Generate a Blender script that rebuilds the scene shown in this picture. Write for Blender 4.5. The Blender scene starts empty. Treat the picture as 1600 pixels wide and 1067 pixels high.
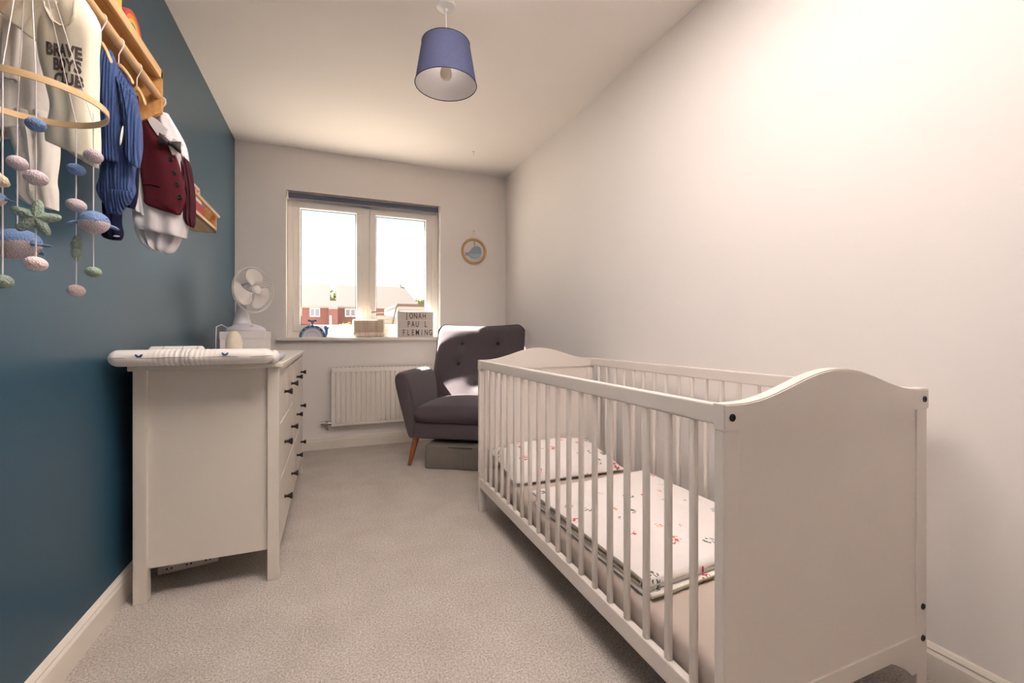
import bpy, bmesh, math, random
from mathutils import Vector, Matrix, noise
from mathutils.bvhtree import BVHTree

# ------------------------------------------------------------------ camera, sky, sun, exposure
scn = bpy.context.scene
col = scn.collection
F, CX, HY, H = 690.7, 800.0, 521.0, 1.05
TH = math.atan(280 / 690.7)
S, C = math.sin(TH), math.cos(TH)
cam_d = bpy.data.cameras.new('camera')
cam_d.sensor_width = 36.0
cam_d.lens = F * 36 / 1600
cam_d.shift_y = -(533.5 - HY) / 1600
cam_d.clip_start = 0.02
cam_d.clip_end = 500
cam = bpy.data.objects.new('camera', cam_d)
col.objects.link(cam)
cam.location = (0, 0, H)
cam.rotation_euler = (math.pi / 2, 0, -TH)
scn.camera = cam

SKY_STRENGTH = 0.70
world = bpy.data.worlds.new('sky')
scn.world = world
world.use_nodes = True
wn, wl = world.node_tree.nodes, world.node_tree.links
wn.clear()
wo = wn.new('ShaderNodeOutputWorld'); bg = wn.new('ShaderNodeBackground')
tc = wn.new('ShaderNodeTexCoord'); sx = wn.new('ShaderNodeSeparateXYZ'); rmp = wn.new('ShaderNodeValToRGB')
wl.new(tc.outputs['Generated'], sx.inputs[0]); wl.new(sx.outputs['Z'], rmp.inputs[0])
wl.new(rmp.outputs[0], bg.inputs['Color']); wl.new(bg.outputs[0], wo.inputs['Surface'])
rmp.color_ramp.elements[0].position = 0.0; rmp.color_ramp.elements[0].color = (1.0, 0.99, 0.97, 1)
rmp.color_ramp.elements[1].position = 0.45; rmp.color_ramp.elements[1].color = (0.40, 0.50, 0.64, 1)
e = rmp.color_ramp.elements.new(0.14); e.color = (0.80, 0.86, 0.92, 1)
e = rmp.color_ramp.elements.new(0.27); e.color = (0.50, 0.57, 0.65, 1)
bg.inputs['Strength'].default_value = SKY_STRENGTH

sun_d = bpy.data.lights.new('sun', 'SUN'); sun_d.energy = 26.0; sun_d.angle = math.radians(0.9); sun_d.color = (1.0, 0.93, 0.84)
sun = bpy.data.objects.new('sun', sun_d); col.objects.link(sun)
SUN_DIR = Vector((1.56, -1.0, -2.0))
sun.rotation_euler = SUN_DIR.to_track_quat('-Z', 'Y').to_euler()

# added, unseen fill light aimed up at the ceiling to brighten the room
up_d = bpy.data.lights.new('added_bounce_fill', 'SPOT'); up_d.energy = 740; up_d.color = (1.0, 0.94, 0.91)
up_d.spot_size = math.radians(54); up_d.spot_blend = 0.6; up_d.shadow_soft_size = 0.12
up = bpy.data.objects.new('added_bounce_fill', up_d); col.objects.link(up)
up.location = (0.40, 0.28, 1.30); up.rotation_euler = Vector((0.0, 0.48, 1.0)).to_track_quat('-Z', 'Y').to_euler()

vs = scn.view_settings
vs.view_transform = 'Standard'; vs.look = 'None'; vs.gamma = 1.0; vs.exposure = 1.26
vs.use_curve_mapping = False

# ------------------------------------------------------------------ room dimensions
LW, RW, BW, CE, RY = -0.772, 1.697, 4.367, 2.70, -1.1

def ray(x, y):
    u = (x - CX) / F; v = (HY - y) / F
    return Vector((S + u * C, C - u * S, v))
def atY(x, y, Y):
    d = ray(x, y); return Vector((0, 0, H)) + d * (Y / d.y)
def atX(x, y, X):
    d = ray(x, y); return Vector((0, 0, H)) + d * (X / d.x)
def atP(x, y, P, k):          # plane through P whose trace is (1, k) in plan
    d = ray(x, y)             # (y-Py) = k (x-Px)
    t = (P[1] - k * P[0]) / (d.y - k * d.x)
    return Vector((0, 0, H)) + d * t

# ------------------------------------------------------------------ materials
def srgb(r, g, b):
    f = lambda c: (c / 255 / 12.92) if c / 255 <= 0.04045 else ((c / 255 + 0.055) / 1.055) ** 2.4
    return (f(r), f(g), f(b), 1)
def mat(name, c, rough=0.6, var=0.0, vscale=8, bump=0.0, bscale=60, metallic=0, sheen=0, spec=0.5, btype='noise', coord='Object'):
    m = bpy.data.materials.new(name); m.use_nodes = True
    n, l = m.node_tree.nodes, m.node_tree.links
    b = n['Principled BSDF']
    b.inputs['Base Color'].default_value = c if len(c) == 4 else (*c, 1)
    b.inputs['Roughness'].default_value = rough; b.inputs['Metallic'].default_value = metallic
    b.inputs['Specular IOR Level'].default_value = spec
    if sheen: b.inputs['Sheen Weight'].default_value = sheen
    t = n.new('ShaderNodeTexCoord')
    if var:
        nz = n.new('ShaderNodeTexNoise'); nz.inputs['Scale'].default_value = vscale; nz.inputs['Detail'].default_value = 4
        l.new(t.outputs[coord], nz.inputs['Vector'])
        mx = n.new('ShaderNodeMix'); mx.data_type = 'RGBA'
        a = b.inputs['Base Color'].default_value
        mx.inputs['A'].default_value = [max(0, q * (1 - var)) for q in a[:3]] + [1]
        mx.inputs['B'].default_value = [min(1, q * (1 + var)) for q in a[:3]] + [1]
        l.new(nz.outputs['Fac'], mx.inputs['Factor']); l.new(mx.outputs['Result'], b.inputs['Base Color'])
    if bump:
        if btype == 'voronoi':
            z = n.new('ShaderNodeTexVoronoi'); z.inputs['Scale'].default_value = bscale; out = z.outputs['Distance']
        elif btype == 'wave':
            z = n.new('ShaderNodeTexWave'); z.inputs['Scale'].default_value = bscale; z.inputs['Distortion'].default_value = 0.6; out = z.outputs['Fac']
        else:
            z = n.new('ShaderNodeTexNoise'); z.inputs['Scale'].default_value = bscale; z.inputs['Detail'].default_value = 3; out = z.outputs['Fac']
        l.new(t.outputs[coord], z.inputs['Vector'])
        bp = n.new('ShaderNodeBump'); bp.inputs['Strength'].default_value = bump; bp.inputs['Distance'].default_value = 0.004
        l.new(out, bp.inputs['Height']); l.new(bp.outputs[0], b.inputs['Normal'])
    return m
def wood_mat(name, c1, c2, axis='Y', scale=14, rough=0.45):
    m = bpy.data.materials.new(name); m.use_nodes = True
    n, l = m.node_tree.nodes, m.node_tree.links; b = n['Principled BSDF']
    b.inputs['Roughness'].default_value = rough
    t = n.new('ShaderNodeTexCoord'); mp = n.new('ShaderNodeMapping'); nz = n.new('ShaderNodeTexNoise'); r = n.new('ShaderNodeValToRGB')
    sc = {'X': (.06, 1, 1), 'Y': (1, .06, 1), 'Z': (1, 1, .06)}[axis]
    mp.inputs['Scale'].default_value = sc
    nz.inputs['Scale'].default_value = scale * 3; nz.inputs['Detail'].default_value = 5; nz.inputs['Distortion'].default_value = 0.4
    l.new(t.outputs['Object'], mp.inputs[0]); l.new(mp.outputs[0], nz.inputs['Vector']); l.new(nz.outputs['Fac'], r.inputs[0])
    r.color_ramp.elements[0].color = c1; r.color_ramp.elements[0].position = .3
    r.color_ramp.elements[1].color = c2; r.color_ramp.elements[1].position = .7
    l.new(r.outputs[0], b.inputs['Base Color'])
    return m

M = {}
M['white_wall'] = mat('white_wall_paint', (0.86, 0.81, 0.78), 0.55, 0.02, 3, 0.03, 180, spec=0.3)
M['ceiling'] = mat('ceiling_paint', (0.88, 0.825, 0.785), 0.7, 0.015, 3, 0.03, 160, spec=0.2)
M['blue_wall'] = mat('blue_wall_paint', (0.026, 0.082, 0.130), 0.38, 0.06, 2.5, 0.03, 140, spec=0.5)
M['skirting'] = mat('skirting_gloss', (0.80, 0.74, 0.66), 0.35, 0.01, 4)
M['upvc'] = mat('window_upvc', (0.86, 0.81, 0.75), 0.3, 0.01, 4)
M['dresser'] = mat('dresser_lacquer', (0.71, 0.65, 0.575), 0.38, 0.02, 5, 0.02, 90)
M['crib'] = mat('cot_lacquer', (0.76, 0.695, 0.64), 0.35, 0.02, 5, 0.015, 90)
M['knob'] = mat('dark_bronze', (0.035, 0.027, 0.022), 0.4, 0.1, 60, metallic=0.6)
M['bolt'] = mat('bolt_black', (0.03, 0.028, 0.026), 0.4, 0.1, 60, metallic=0.7)
M['radiator'] = mat('radiator_enamel', (0.82, 0.77, 0.71), 0.32, 0.01, 5)
M['chrome'] = mat('chrome', (0.55, 0.53, 0.5), 0.25, 0.05, 60, metallic=1)
M['grey_fabric'] = mat('charcoal_grey_fabric', srgb(90, 82, 86), 0.95, 0.10, 90, 0.25, 900, sheen=0.25, spec=0.1)
M['button'] = mat('button_dark', srgb(50, 46, 50), 0.6, 0.1, 60, spec=0.3)
M['leg_wood'] = wood_mat('chair_leg_wood', srgb(120, 62, 30), srgb(160, 92, 48), 'Z')
M['bag'] = mat('grey_woven_bag', srgb(118, 112, 104), 0.7, 0.12, 12, 0.5, 22)
M['bag_label'] = mat('bag_label_dark', srgb(60, 55, 52), 0.6, 0.2, 200)
M['mattress'] = mat('grey_fitted_sheet', srgb(196, 182, 172), 0.9, 0.05, 6, 0.5, 14, spec=0.1)
M['navy_blind'] = mat('navy_blind_fabric', srgb(92, 96, 114), 0.8, 0.06, 40, 0.15, 400)
M['navy_shade'] = mat('navy_shade_linen', srgb(72, 76, 104), 0.85, 0.14, 70, 0.3, 300, spec=0.2)
M['shade_edge'] = mat('shade_edge_dark', srgb(38, 34, 48), 0.8, 0.05, 60)
M['shade_in'] = mat('shade_lining_white', (0.88, 0.85, 0.85), 0.7, 0.02, 20)
M['plastic'] = mat('white_plastic', (0.80, 0.77, 0.75), 0.35, 0.01, 12)
M['lilac_plastic'] = mat('cool_white_plastic', (0.74, 0.72, 0.76), 0.35, 0.01, 12)
M['blade'] = mat('frosted_blade', (0.78, 0.74, 0.72), 0.3, 0.01, 12)
M['dark_plastic'] = mat('dark_plastic', (0.05, 0.05, 0.055), 0.5, 0.05, 60)
M['egg'] = mat('night_light_cream', (0.80, 0.72, 0.58), 0.45, 0.02, 20)
M['card'] = mat('white_card', (0.76, 0.72, 0.71), 0.6, 0.02, 14)
M['pine'] = wood_mat('pine_wood', srgb(196, 138, 80), srgb(222, 172, 112), 'Y')
M['pine_light'] = wood_mat('light_pine_wood', srgb(206, 160, 104), srgb(232, 196, 146), 'Y')
M['hoop'] = wood_mat('bamboo_hoop', srgb(214, 176, 124), srgb(236, 206, 160), 'X', 8)
M['string'] = mat('white_cord', (0.80, 0.74, 0.74), 0.8, 0.03, 200)
M['cream'] = mat('cream_jersey', (0.85, 0.785, 0.62), 0.9, 0.05, 9, 0.35, 26, sheen=.15, spec=.1)
M['offwhite'] = mat('off_white_jersey', (0.86, 0.81, 0.75), 0.9, 0.04, 9, 0.35, 24, sheen=.15, spec=.1)
M['shirt'] = mat('white_shirt_cotton', (0.84, 0.79, 0.81), 0.85, 0.03, 9, 0.3, 22, spec=.15)
M['burgundy'] = mat('burgundy_suiting', srgb(92, 36, 46), 0.85, 0.10, 300, 0.12, 500, spec=.15)
M['burgundy_dark'] = mat('burgundy_lining', srgb(66, 24, 36), 0.7, 0.10, 80, spec=.2)
M['denim_knit'] = mat('denim_blue_rib_knit', srgb(62, 84, 134), 0.95, 0.12, 120, 0.9, 46, btype='wave', sheen=.15, spec=.08)
M['navy_cloth'] = mat('navy_jersey', srgb(28, 32, 58), 0.9, 0.10, 60, 0.2, 60, spec=.1)
M['bow'] = mat('charcoal_satin', srgb(52, 48, 48), 0.5, 0.12, 60)
M['ink'] = mat('grey_print_ink', srgb(92, 82, 78), 0.9, 0.10, 90)
M['blue_wool'] = mat('blue_crochet', srgb(118, 144, 184), 0.95, 0.16, 160, 0.45, 330, btype='voronoi', spec=.05)
M['pale_wool'] = mat('pale_grey_crochet', srgb(206, 192, 196), 0.95, 0.10, 160, 0.45, 330, btype='voronoi', spec=.05)
M['pink_wool'] = mat('pink_white_crochet', srgb(226, 206, 204), 0.95, 0.10, 160, 0.45, 330, btype='voronoi', spec=.05)
M['green_wool'] = mat('sage_green_crochet', srgb(150, 166, 152), 0.95, 0.18, 160, 0.45, 300, btype='voronoi', spec=.05)
M['cream_wool'] = mat('cream_crochet', srgb(226, 212, 184), 0.95, 0.10, 160, 0.45, 330, btype='voronoi', spec=.05)
M['black'] = mat('black_bead', (0.015, 0.015, 0.017), 0.25, 0.05, 90)
M['socket'] = mat('socket_white', (0.72, 0.67, 0.6), 0.4, 0.02, 30)
M['mat_white'] = mat('changing_mat_cover', (0.78, 0.73, 0.69), 0.6, 0.03, 8, 0.25, 18)
M['mat_print'] = mat('navy_print', srgb(48, 74, 122), 0.7, 0.05, 90)
M['mat_grey'] = mat('grey_blue_print', srgb(176, 176, 190), 0.7, 0.05, 30)
M['seam'] = mat('seam_grey', srgb(150, 138, 132), 0.8, 0.05, 90)
M['towel'] = mat('white_padded_cloth', (0.83, 0.79, 0.76), 0.8, 0.03, 30, 0.2, 40)
M['mat_sage'] = mat('sage_piping', srgb(176, 172, 144), 0.85, 0.08, 60)
M['toy_blue'] = mat('toy_blue_paint', srgb(92, 136, 190), 0.45, 0.04, 30)
M['toy_navy'] = mat('toy_navy_paint', srgb(66, 104, 150), 0.45, 0.04, 30)
M['toy_white'] = mat('toy_white_paint', srgb(228, 224, 226), 0.45, 0.03, 30)
M['toy_lilac'] = mat('toy_pale_lilac_paint', srgb(206, 214, 238), 0.45, 0.03, 30)
M['toy_grey'] = mat('toy_grey_paint', srgb(176, 190, 206), 0.45, 0.03, 30)
M['toy_red'] = mat('toy_red_paint', srgb(186, 60, 58), 0.45, 0.06, 30)
M['toy_orange'] = mat('toy_orange_paint', srgb(226, 122, 48), 0.45, 0.05, 30)
M['toy_yellow'] = mat('toy_yellow_paint', srgb(236, 184, 70), 0.45, 0.05, 30)
M['toy_green'] = mat('toy_green_paint', srgb(88, 156, 84), 0.45, 0.05, 30)
M['reed'] = wood_mat('ribbed_pale_reed', srgb(214, 190, 168), srgb(238, 222, 204), 'Z', 20)
M['sign_panel'] = mat('light_box_panel', srgb(216, 206, 198), 0.4, 0.02, 14)
M['letter'] = mat('letter_black', srgb(58, 50, 48), 0.5, 0.1, 120)
M['ring_rope'] = mat('rattan_ring', srgb(206, 168, 122), 0.7, 0.14, 60, 0.8, 90)
M['whale_grey'] = mat('whale_grey_blue', srgb(150, 172, 188), 0.6, 0.05, 40)
M['whale_teal'] = mat('whale_pale_teal', srgb(160, 204, 206), 0.6, 0.05, 40)
M['teal'] = mat('teal_cover', srgb(140, 188, 182), 0.5, 0.06, 30)
M['pinkbook'] = mat('pink_cover', srgb(222, 120, 116), 0.5, 0.14, 30)
M['redbook'] = mat('red_cover', srgb(206, 76, 72), 0.5, 0.14, 30)
M['paper'] = mat('paper_white', srgb(234, 224, 214), 0.6, 0.03, 60)
M['stick'] = wood_mat('reddish_wood', srgb(140, 84, 62), srgb(176, 118, 92), 'Z')
M['bounce_ground'] = mat('pale_bounce_ground', (0.58, 0.52, 0.44), 0.9, 0.12, 0.6)  # unseen ground, made pale to bounce sunlight up onto the ceiling
M['brick_wall'] = mat('brick_facade', (0.17, 0.075, 0.066), 0.9, 0.10, 2.5, 0.4, 12)
M['roof'] = mat('clay_roof', (0.046, 0.037, 0.032), 0.85, 0.06, 1.2, 0.3, 8)
M['roof_far'] = mat('slate_roof', (0.045, 0.039, 0.034), 0.85, 0.06, 1.2, 0.3, 8)
M['house_glass'] = mat('far_window_glass', (0.2, 0.22, 0.26), 0.15, 0.08, 3)
M['leaf'] = mat('leaf_green', (0.10, 0.11, 0.04), 0.9, 0.3, 4)
M['leaf_yellow'] = mat('leaf_yellow', (0.22, 0.17, 0.05), 0.9, 0.3, 6)
M['clad'] = mat('pale_cladding', (0.30, 0.27, 0.24), 0.8, 0.05, 5)
M['clad_edge'] = mat('roof_edge_brown', (0.10, 0.07, 0.055), 0.8, 0.1, 5)
M['gold'] = mat('brass_bead', srgb(180, 140, 84), 0.4, 0.1, 60, metallic=.5)

def carpet_mat():
    m = bpy.data.materials.new('beige_carpet'); m.use_nodes = True
    n, l = m.node_tree.nodes, m.node_tree.links; b = n['Principled BSDF']
    b.inputs['Roughness'].default_value = 1.0; b.inputs['Specular IOR Level'].default_value = 0.05
    t = n.new('ShaderNodeTexCoord')
    n1 = n.new('ShaderNodeTexNoise'); n1.inputs['Scale'].default_value = 150; n1.inputs['Detail'].default_value = 3; n1.inputs['Roughness'].default_value = .7
    n2 = n.new('ShaderNodeTexNoise'); n2.inputs['Scale'].default_value = 5; n2.inputs['Detail'].default_value = 4
    l.new(t.outputs['Object'], n1.inputs['Vector']); l.new(t.outputs['Object'], n2.inputs['Vector'])
    r = n.new('ShaderNodeValToRGB'); l.new(n1.outputs['Fac'], r.inputs[0])
    r.color_ramp.elements[0].position = .32; r.color_ramp.elements[0].color = (0.36, 0.31, 0.275, 1)
    r.color_ramp.elements[1].position = .68; r.color_ramp.elements[1].color = (0.80, 0.735, 0.675, 1)
    mx = n.new('ShaderNodeMix'); mx.data_type = 'RGBA'; mx.blend_type = 'MULTIPLY'; mx.inputs['Factor'].default_value = 1
    r2 = n.new('ShaderNodeValToRGB'); l.new(n2.outputs['Fac'], r2.inputs[0])
    r2.color_ramp.elements[0].position = .3; r2.color_ramp.elements[0].color = (.88, .87, .86, 1)
    r2.color_ramp.elements[1].position = .7; r2.color_ramp.elements[1].color = (1, 1, 1, 1)
    l.new(r.outputs[0], mx.inputs['A']); l.new(r2.outputs[0], mx.inputs['B']); l.new(mx.outputs['Result'], b.inputs['Base Color'])
    bp = n.new('ShaderNodeBump'); bp.inputs['Strength'].default_value = .9; bp.inputs['Distance'].default_value = .006
    l.new(n1.outputs['Fac'], bp.inputs['Height']); l.new(bp.outputs[0], b.inputs['Normal'])
    return m
M['carpet'] = carpet_mat()

def glass_mat():
    m = bpy.data.materials.new('window_glass'); m.use_nodes = True
    n, l = m.node_tree.nodes, m.node_tree.links; n.clear()
    o = n.new('ShaderNodeOutputMaterial'); mx = n.new('ShaderNodeMixShader'); tr = n.new('ShaderNodeBsdfTransparent'); gl = n.new('ShaderNodeBsdfGlossy')
    gl.inputs['Roughness'].default_value = .02; mx.inputs[0].default_value = .008
    l.new(tr.outputs[0], mx.inputs[1]); l.new(gl.outputs[0], mx.inputs[2]); l.new(mx.outputs[0], o.inputs['Surface'])
    return m
M['glass'] = glass_mat()

def print_mat(name, base, scale=12.0):
    """white cotton with small scattered coloured motifs (flat print)"""
    m = bpy.data.materials.new(name); m.use_nodes = True
    n, l = m.node_tree.nodes, m.node_tree.links; b = n['Principled BSDF']
    b.inputs['Roughness'].default_value = .9; b.inputs['Specular IOR Level'].default_value = .1
    t = n.new('ShaderNodeTexCoord')
    mp = n.new('ShaderNodeMapping'); mp.inputs['Scale'].default_value = (1, 1, .02)
    l.new(t.outputs['Object'], mp.inputs[0])
    v = n.new('ShaderNodeTexVoronoi'); v.inputs['Scale'].default_value = scale; v.inputs['Randomness'].default_value = .75
    l.new(mp.outputs[0], v.inputs['Vector'])
    fine = n.new('ShaderNodeTexNoise'); fine.inputs['Scale'].default_value = scale * 6; fine.inputs['Detail'].default_value = 1
    l.new(mp.outputs[0], fine.inputs['Vector'])
    lt = n.new('ShaderNodeMath'); lt.operation = 'LESS_THAN'; lt.inputs[1].default_value = .30
    l.new(v.outputs['Distance'], lt.inputs[0])
    gt = n.new('ShaderNodeMath'); gt.operation = 'GREATER_THAN'; gt.inputs[1].default_value = .52
    l.new(fine.outputs['Fac'], gt.inputs[0])
    mul = n.new('ShaderNodeMath'); mul.operation = 'MULTIPLY'; l.new(lt.outputs[0], mul.inputs[0]); l.new(gt.outputs[0], mul.inputs[1])
    r = n.new('ShaderNodeValToRGB'); r.color_ramp.interpolation = 'CONSTANT'
    sp = n.new('ShaderNodeSeparateColor'); l.new(v.outputs['Color'], sp.inputs[0]); l.new(sp.outputs[0], r.inputs[0])
    cols = [srgb(214, 106, 100), srgb(104, 116, 110), srgb(226, 160, 130), srgb(150, 140, 120), srgb(200, 84, 96)]
    r.color_ramp.elements[0].position = 0; r.color_ramp.elements[0].color = cols[0]
    r.color_ramp.elements[1].position = .2; r.color_ramp.elements[1].color = cols[1]
    for i in (2, 3, 4):
        q = r.color_ramp.elements.new(.2 * i); q.color = cols[i]
    mx = n.new('ShaderNodeMix'); mx.data_type = 'RGBA'; mx.inputs['A'].default_value = base
    l.new(mul.outputs[0], mx.inputs['Factor']); l.new(r.outputs[0], mx.inputs['B']); l.new(mx.outputs['Result'], b.inputs['Base Color'])
    nz = n.new('ShaderNodeTexNoise'); nz.inputs['Scale'].default_value = 14; l.new(t.outputs['Object'], nz.inputs['Vector'])
    bp = n.new('ShaderNodeBump'); bp.inputs['Strength'].default_value = .5; bp.inputs['Distance'].default_value = .01
    l.new(nz.outputs['Fac'], bp.inputs['Height']); l.new(bp.outputs[0], b.inputs['Normal'])
    return m
M['print'] = print_mat('printed_cotton', (0.82, 0.77, 0.75, 1))

# ------------------------------------------------------------------ geometry helpers
def NB(): return bmesh.new()
def box(bm, x0, x1, y0, y1, z0, z1, bev=0.0, seg=2, mtx=None):
    b = bmesh.new()
    bmesh.ops.create_cube(b, size=1)
    for v in b.verts:
        v.co = Vector((x0 if v.co.x < 0 else x1, y0 if v.co.y < 0 else y1, z0 if v.co.z < 0 else z1))
    if bev: bmesh.ops.bevel(b, geom=list(b.edges), offset=bev, segments=seg, affect='EDGES', profile=.5)
    if mtx: b.transform(mtx)
    merge(bm, b); return bm
def merge(bm, b):
    me = bpy.data.meshes.new('tmp'); b.to_mesh(me); b.free(); bm.from_mesh(me); bpy.data.meshes.remove(me)
def tube(bm, pts, r, n=8, caps=True):
    pts = [Vector(p) for p in pts]; rings = []
    up = Vector((0, 0, 1)); prev = None
    for i, p in enumerate(pts):
        a = pts[max(0, i - 1)]; c = pts[min(len(pts) - 1, i + 1)]
        d = (c - a).normalized()
        if prev is None:
            x = d.cross(up); x = x if x.length > 1e-3 else d.cross(Vector((1, 0, 0)))
        else:
            x = prev - d * prev.dot(d)
        x.normalize(); prev = x; y = d.cross(x)
        rr = r[i] if isinstance(r, (list, tuple)) else r
        rings.append([bm.verts.new(p + (x * math.cos(2 * math.pi * k / n) + y * math.sin(2 * math.pi * k / n)) * rr) for k in range(n)])
    for a, b in zip(rings, rings[1:]):
        for k in range(n): bm.faces.new((a[k], a[(k + 1) % n], b[(k + 1) % n], b[k]))
    if caps:
        bm.faces.new(rings[0][::-1]); bm.faces.new(rings[-1])
    return bm
def lathe(bm, prof, n=24, mtx=None):
    b = bmesh.new(); rings = []
    for r, z in prof:
        rings.append([b.verts.new((max(r, 1e-5) * math.cos(2 * math.pi * k / n), max(r, 1e-5) * math.sin(2 * math.pi * k / n), z)) for k in range(n)])
    for p, q in zip(rings, rings[1:]):
        for k in range(n): b.faces.new((p[k], p[(k + 1) % n], q[(k + 1) % n], q[k]))
    if prof[0][0] > 1e-4: b.faces.new(rings[0][::-1])
    if prof[-1][0] > 1e-4: b.faces.new(rings[-1])
    bmesh.ops.remove_doubles(b, verts=b.verts, dist=2e-5)
    if mtx: b.transform(mtx)
    merge(bm, b); return bm
def ell(bm, c, rx, ry, rz, n=20, m=12, mtx=None):
    b = bmesh.new(); bmesh.ops.create_uvsphere(b, u_segments=n, v_segments=m, radius=1)
    t = Matrix.Diagonal((rx, ry, rz, 1))
    b.transform(Matrix.Translation(c) @ (mtx if mtx else Matrix.Identity(4)) @ t)
    merge(bm, b); return bm
def prism(bm, poly, axis, a0, a1):
    """extrude a 2-D polygon along an axis; poly gives the other two coords in order"""
    def P(p, a):
        return {'x': (a, p[0], p[1]), 'y': (p[0], a, p[1]), 'z': (p[0], p[1], a)}[axis]
    v0 = [bm.verts.new(P(p, a0)) for p in poly]; v1 = [bm.verts.new(P(p, a1)) for p in poly]
    bm.faces.new(v0); bm.faces.new(v1[::-1]); n = len(poly)
    for i in range(n): bm.faces.new((v0[i], v1[i], v1[(i + 1) % n], v0[(i + 1) % n]))
    bmesh.ops.recalc_face_normals(bm, faces=bm.faces)
    return bm
def loft(bm, rings, caps=True, closed=True):
    vr = [[bm.verts.new(p) for p in r] for r in rings]
    for a, b in zip(vr, vr[1:]):
        n = len(a)
        for k in range(n if closed else n - 1): bm.faces.new((a[k], a[(k + 1) % n], b[(k + 1) % n], b[k]))
    if caps and closed: bm.faces.new(vr[0][::-1]); bm.faces.new(vr[-1])
    bmesh.ops.recalc_face_normals(bm, faces=bm.faces)
    return bm

def link(name, bm, m, parent=None, smooth=False, offset=None):
    if offset is not None: bmesh.ops.translate(bm, verts=bm.verts, vec=-Vector(offset))
    me = bpy.data.meshes.new(name); bm.to_mesh(me); bm.free()
    if m: me.materials.append(M[m] if isinstance(m, str) else m)
    if smooth:
        for p in me.polygons: p.use_smooth = True
    o = bpy.data.objects.new(name, me); col.objects.link(o)
    if parent: o.parent = parent
    return o
def auto_smooth(o, deg=40):
    me = o.data
    for p in me.polygons: p.use_smooth = True
    me.set_sharp_from_angle(angle=math.radians(deg))
    return o
def structure(name, bm, m):
    o = link(name, bm, m); o['kind'] = 'structure'; return o
def tag(o, label, cat, group=None):
    o['label'] = label; o['category'] = cat
    if group: o['group'] = group
    return o
class Thing:
    def __init__(self, name, loc, label, cat, group=None, rz=0, local=False):
        self.o = bpy.data.objects.new(name, None); col.objects.link(self.o)
        self.o.empty_display_size = .05
        self.o.location = loc; self.o.rotation_euler = (0, 0, rz)
        self.loc = None if local else Vector(loc)
        tag(self.o, label, cat, group)
    def part(self, name, bm, m, parent=None, smooth=None, label=None):
        o = link(name, bm, m, parent or self.o, False, self.loc)
        if smooth is not None: auto_smooth(o, smooth)
        if label: o['label'] = label
        return o
    def dup_part(self, src, loc=None, parent=None):
        c = src.copy(); col.objects.link(c); c.parent = parent or self.o
        if loc is not None: c.location = loc
        return c
def subsurf(o, lv=2):
    md = o.modifiers.new('sub', 'SUBSURF'); md.levels = lv; md.render_levels = lv
    for p in o.data.polygons: p.use_smooth = True
    return o
def solid(o, th=.003, off=0):
    md = o.modifiers.new('sol', 'SOLIDIFY'); md.thickness = th; md.offset = off; return o
def text_bm(s, size, ext=.0015, bold=0.0, spacing=1.0):
    cu = bpy.data.curves.new('t', 'FONT'); cu.body = s; cu.size = size; cu.extrude = ext; cu.offset = bold
    cu.align_x = 'CENTER'; cu.align_y = 'CENTER'; cu.space_character = spacing; cu.resolution_u = 3
    o = bpy.data.objects.new('t', cu); col.objects.link(o)
    bpy.context.view_layer.update()
    me = bpy.data.meshes.new_from_object(o.evaluated_get(bpy.context.evaluated_depsgraph_get()))
    bm = bmesh.new(); bm.from_mesh(me)
    bpy.data.objects.remove(o); bpy.data.curves.remove(cu); bpy.data.meshes.remove(me)
    return bm
RX90 = Matrix.Rotation(math.pi / 2, 4, 'X')

# ------------------------------------------------------------------ room shell
T = .12
structure('floor', box(NB(), LW - T, RW + T, RY, BW + .15, -.1, 0), 'carpet')
structure('ceiling', box(NB(), LW - T, RW + T, RY, BW + .25, CE, CE + .1), 'ceiling')
structure('wall_left', box(NB(), LW - T, LW, RY, BW + .2, 0, CE), 'blue_wall')
structure('wall_right', box(NB(), RW, RW + T, RY, BW + .2, 0, CE), 'white_wall')
structure('wall_rear', box(NB(), LW - T, RW + T, RY - T, RY, 0, CE), 'white_wall')
WX0, WX1, WZ0, WZ1 = -.382, .997, .985, 2.322       # window opening
b = NB()
box(b, LW, WX0, BW, BW + .2, 0, CE); box(b, WX1, RW, BW, BW + .2, 0, CE)
box(b, WX0, WX1, BW, BW + .2, 0, WZ0); box(b, WX0, WX1, BW, BW + .2, WZ1, CE)
structure('wall_back', b, 'white_wall')
# skirting boards: moulded profile
prof = [(0, 0), (.018, 0), (.018, .078), (.012, .088), (.014, .094), (.006, .105), (0, .108)]
structure('baseboard_left', prism(NB(), [(LW + p, z) for p, z in prof], 'y', RY, BW - .018), 'skirting')
structure('baseboard_right', prism(NB(), [(RW - p, z) for p, z in prof], 'y', RY, BW - .018), 'skirting')
structure('baseboard_back', prism(NB(), [(BW - p, z) for p, z in prof], 'x', LW, RW), 'skirting')
# window sill board
structure('trim_1', box(NB(), -.458, 1.03, BW - .06, BW + .10, .985, 1.016, .008, 3), 'upvc')

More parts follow.
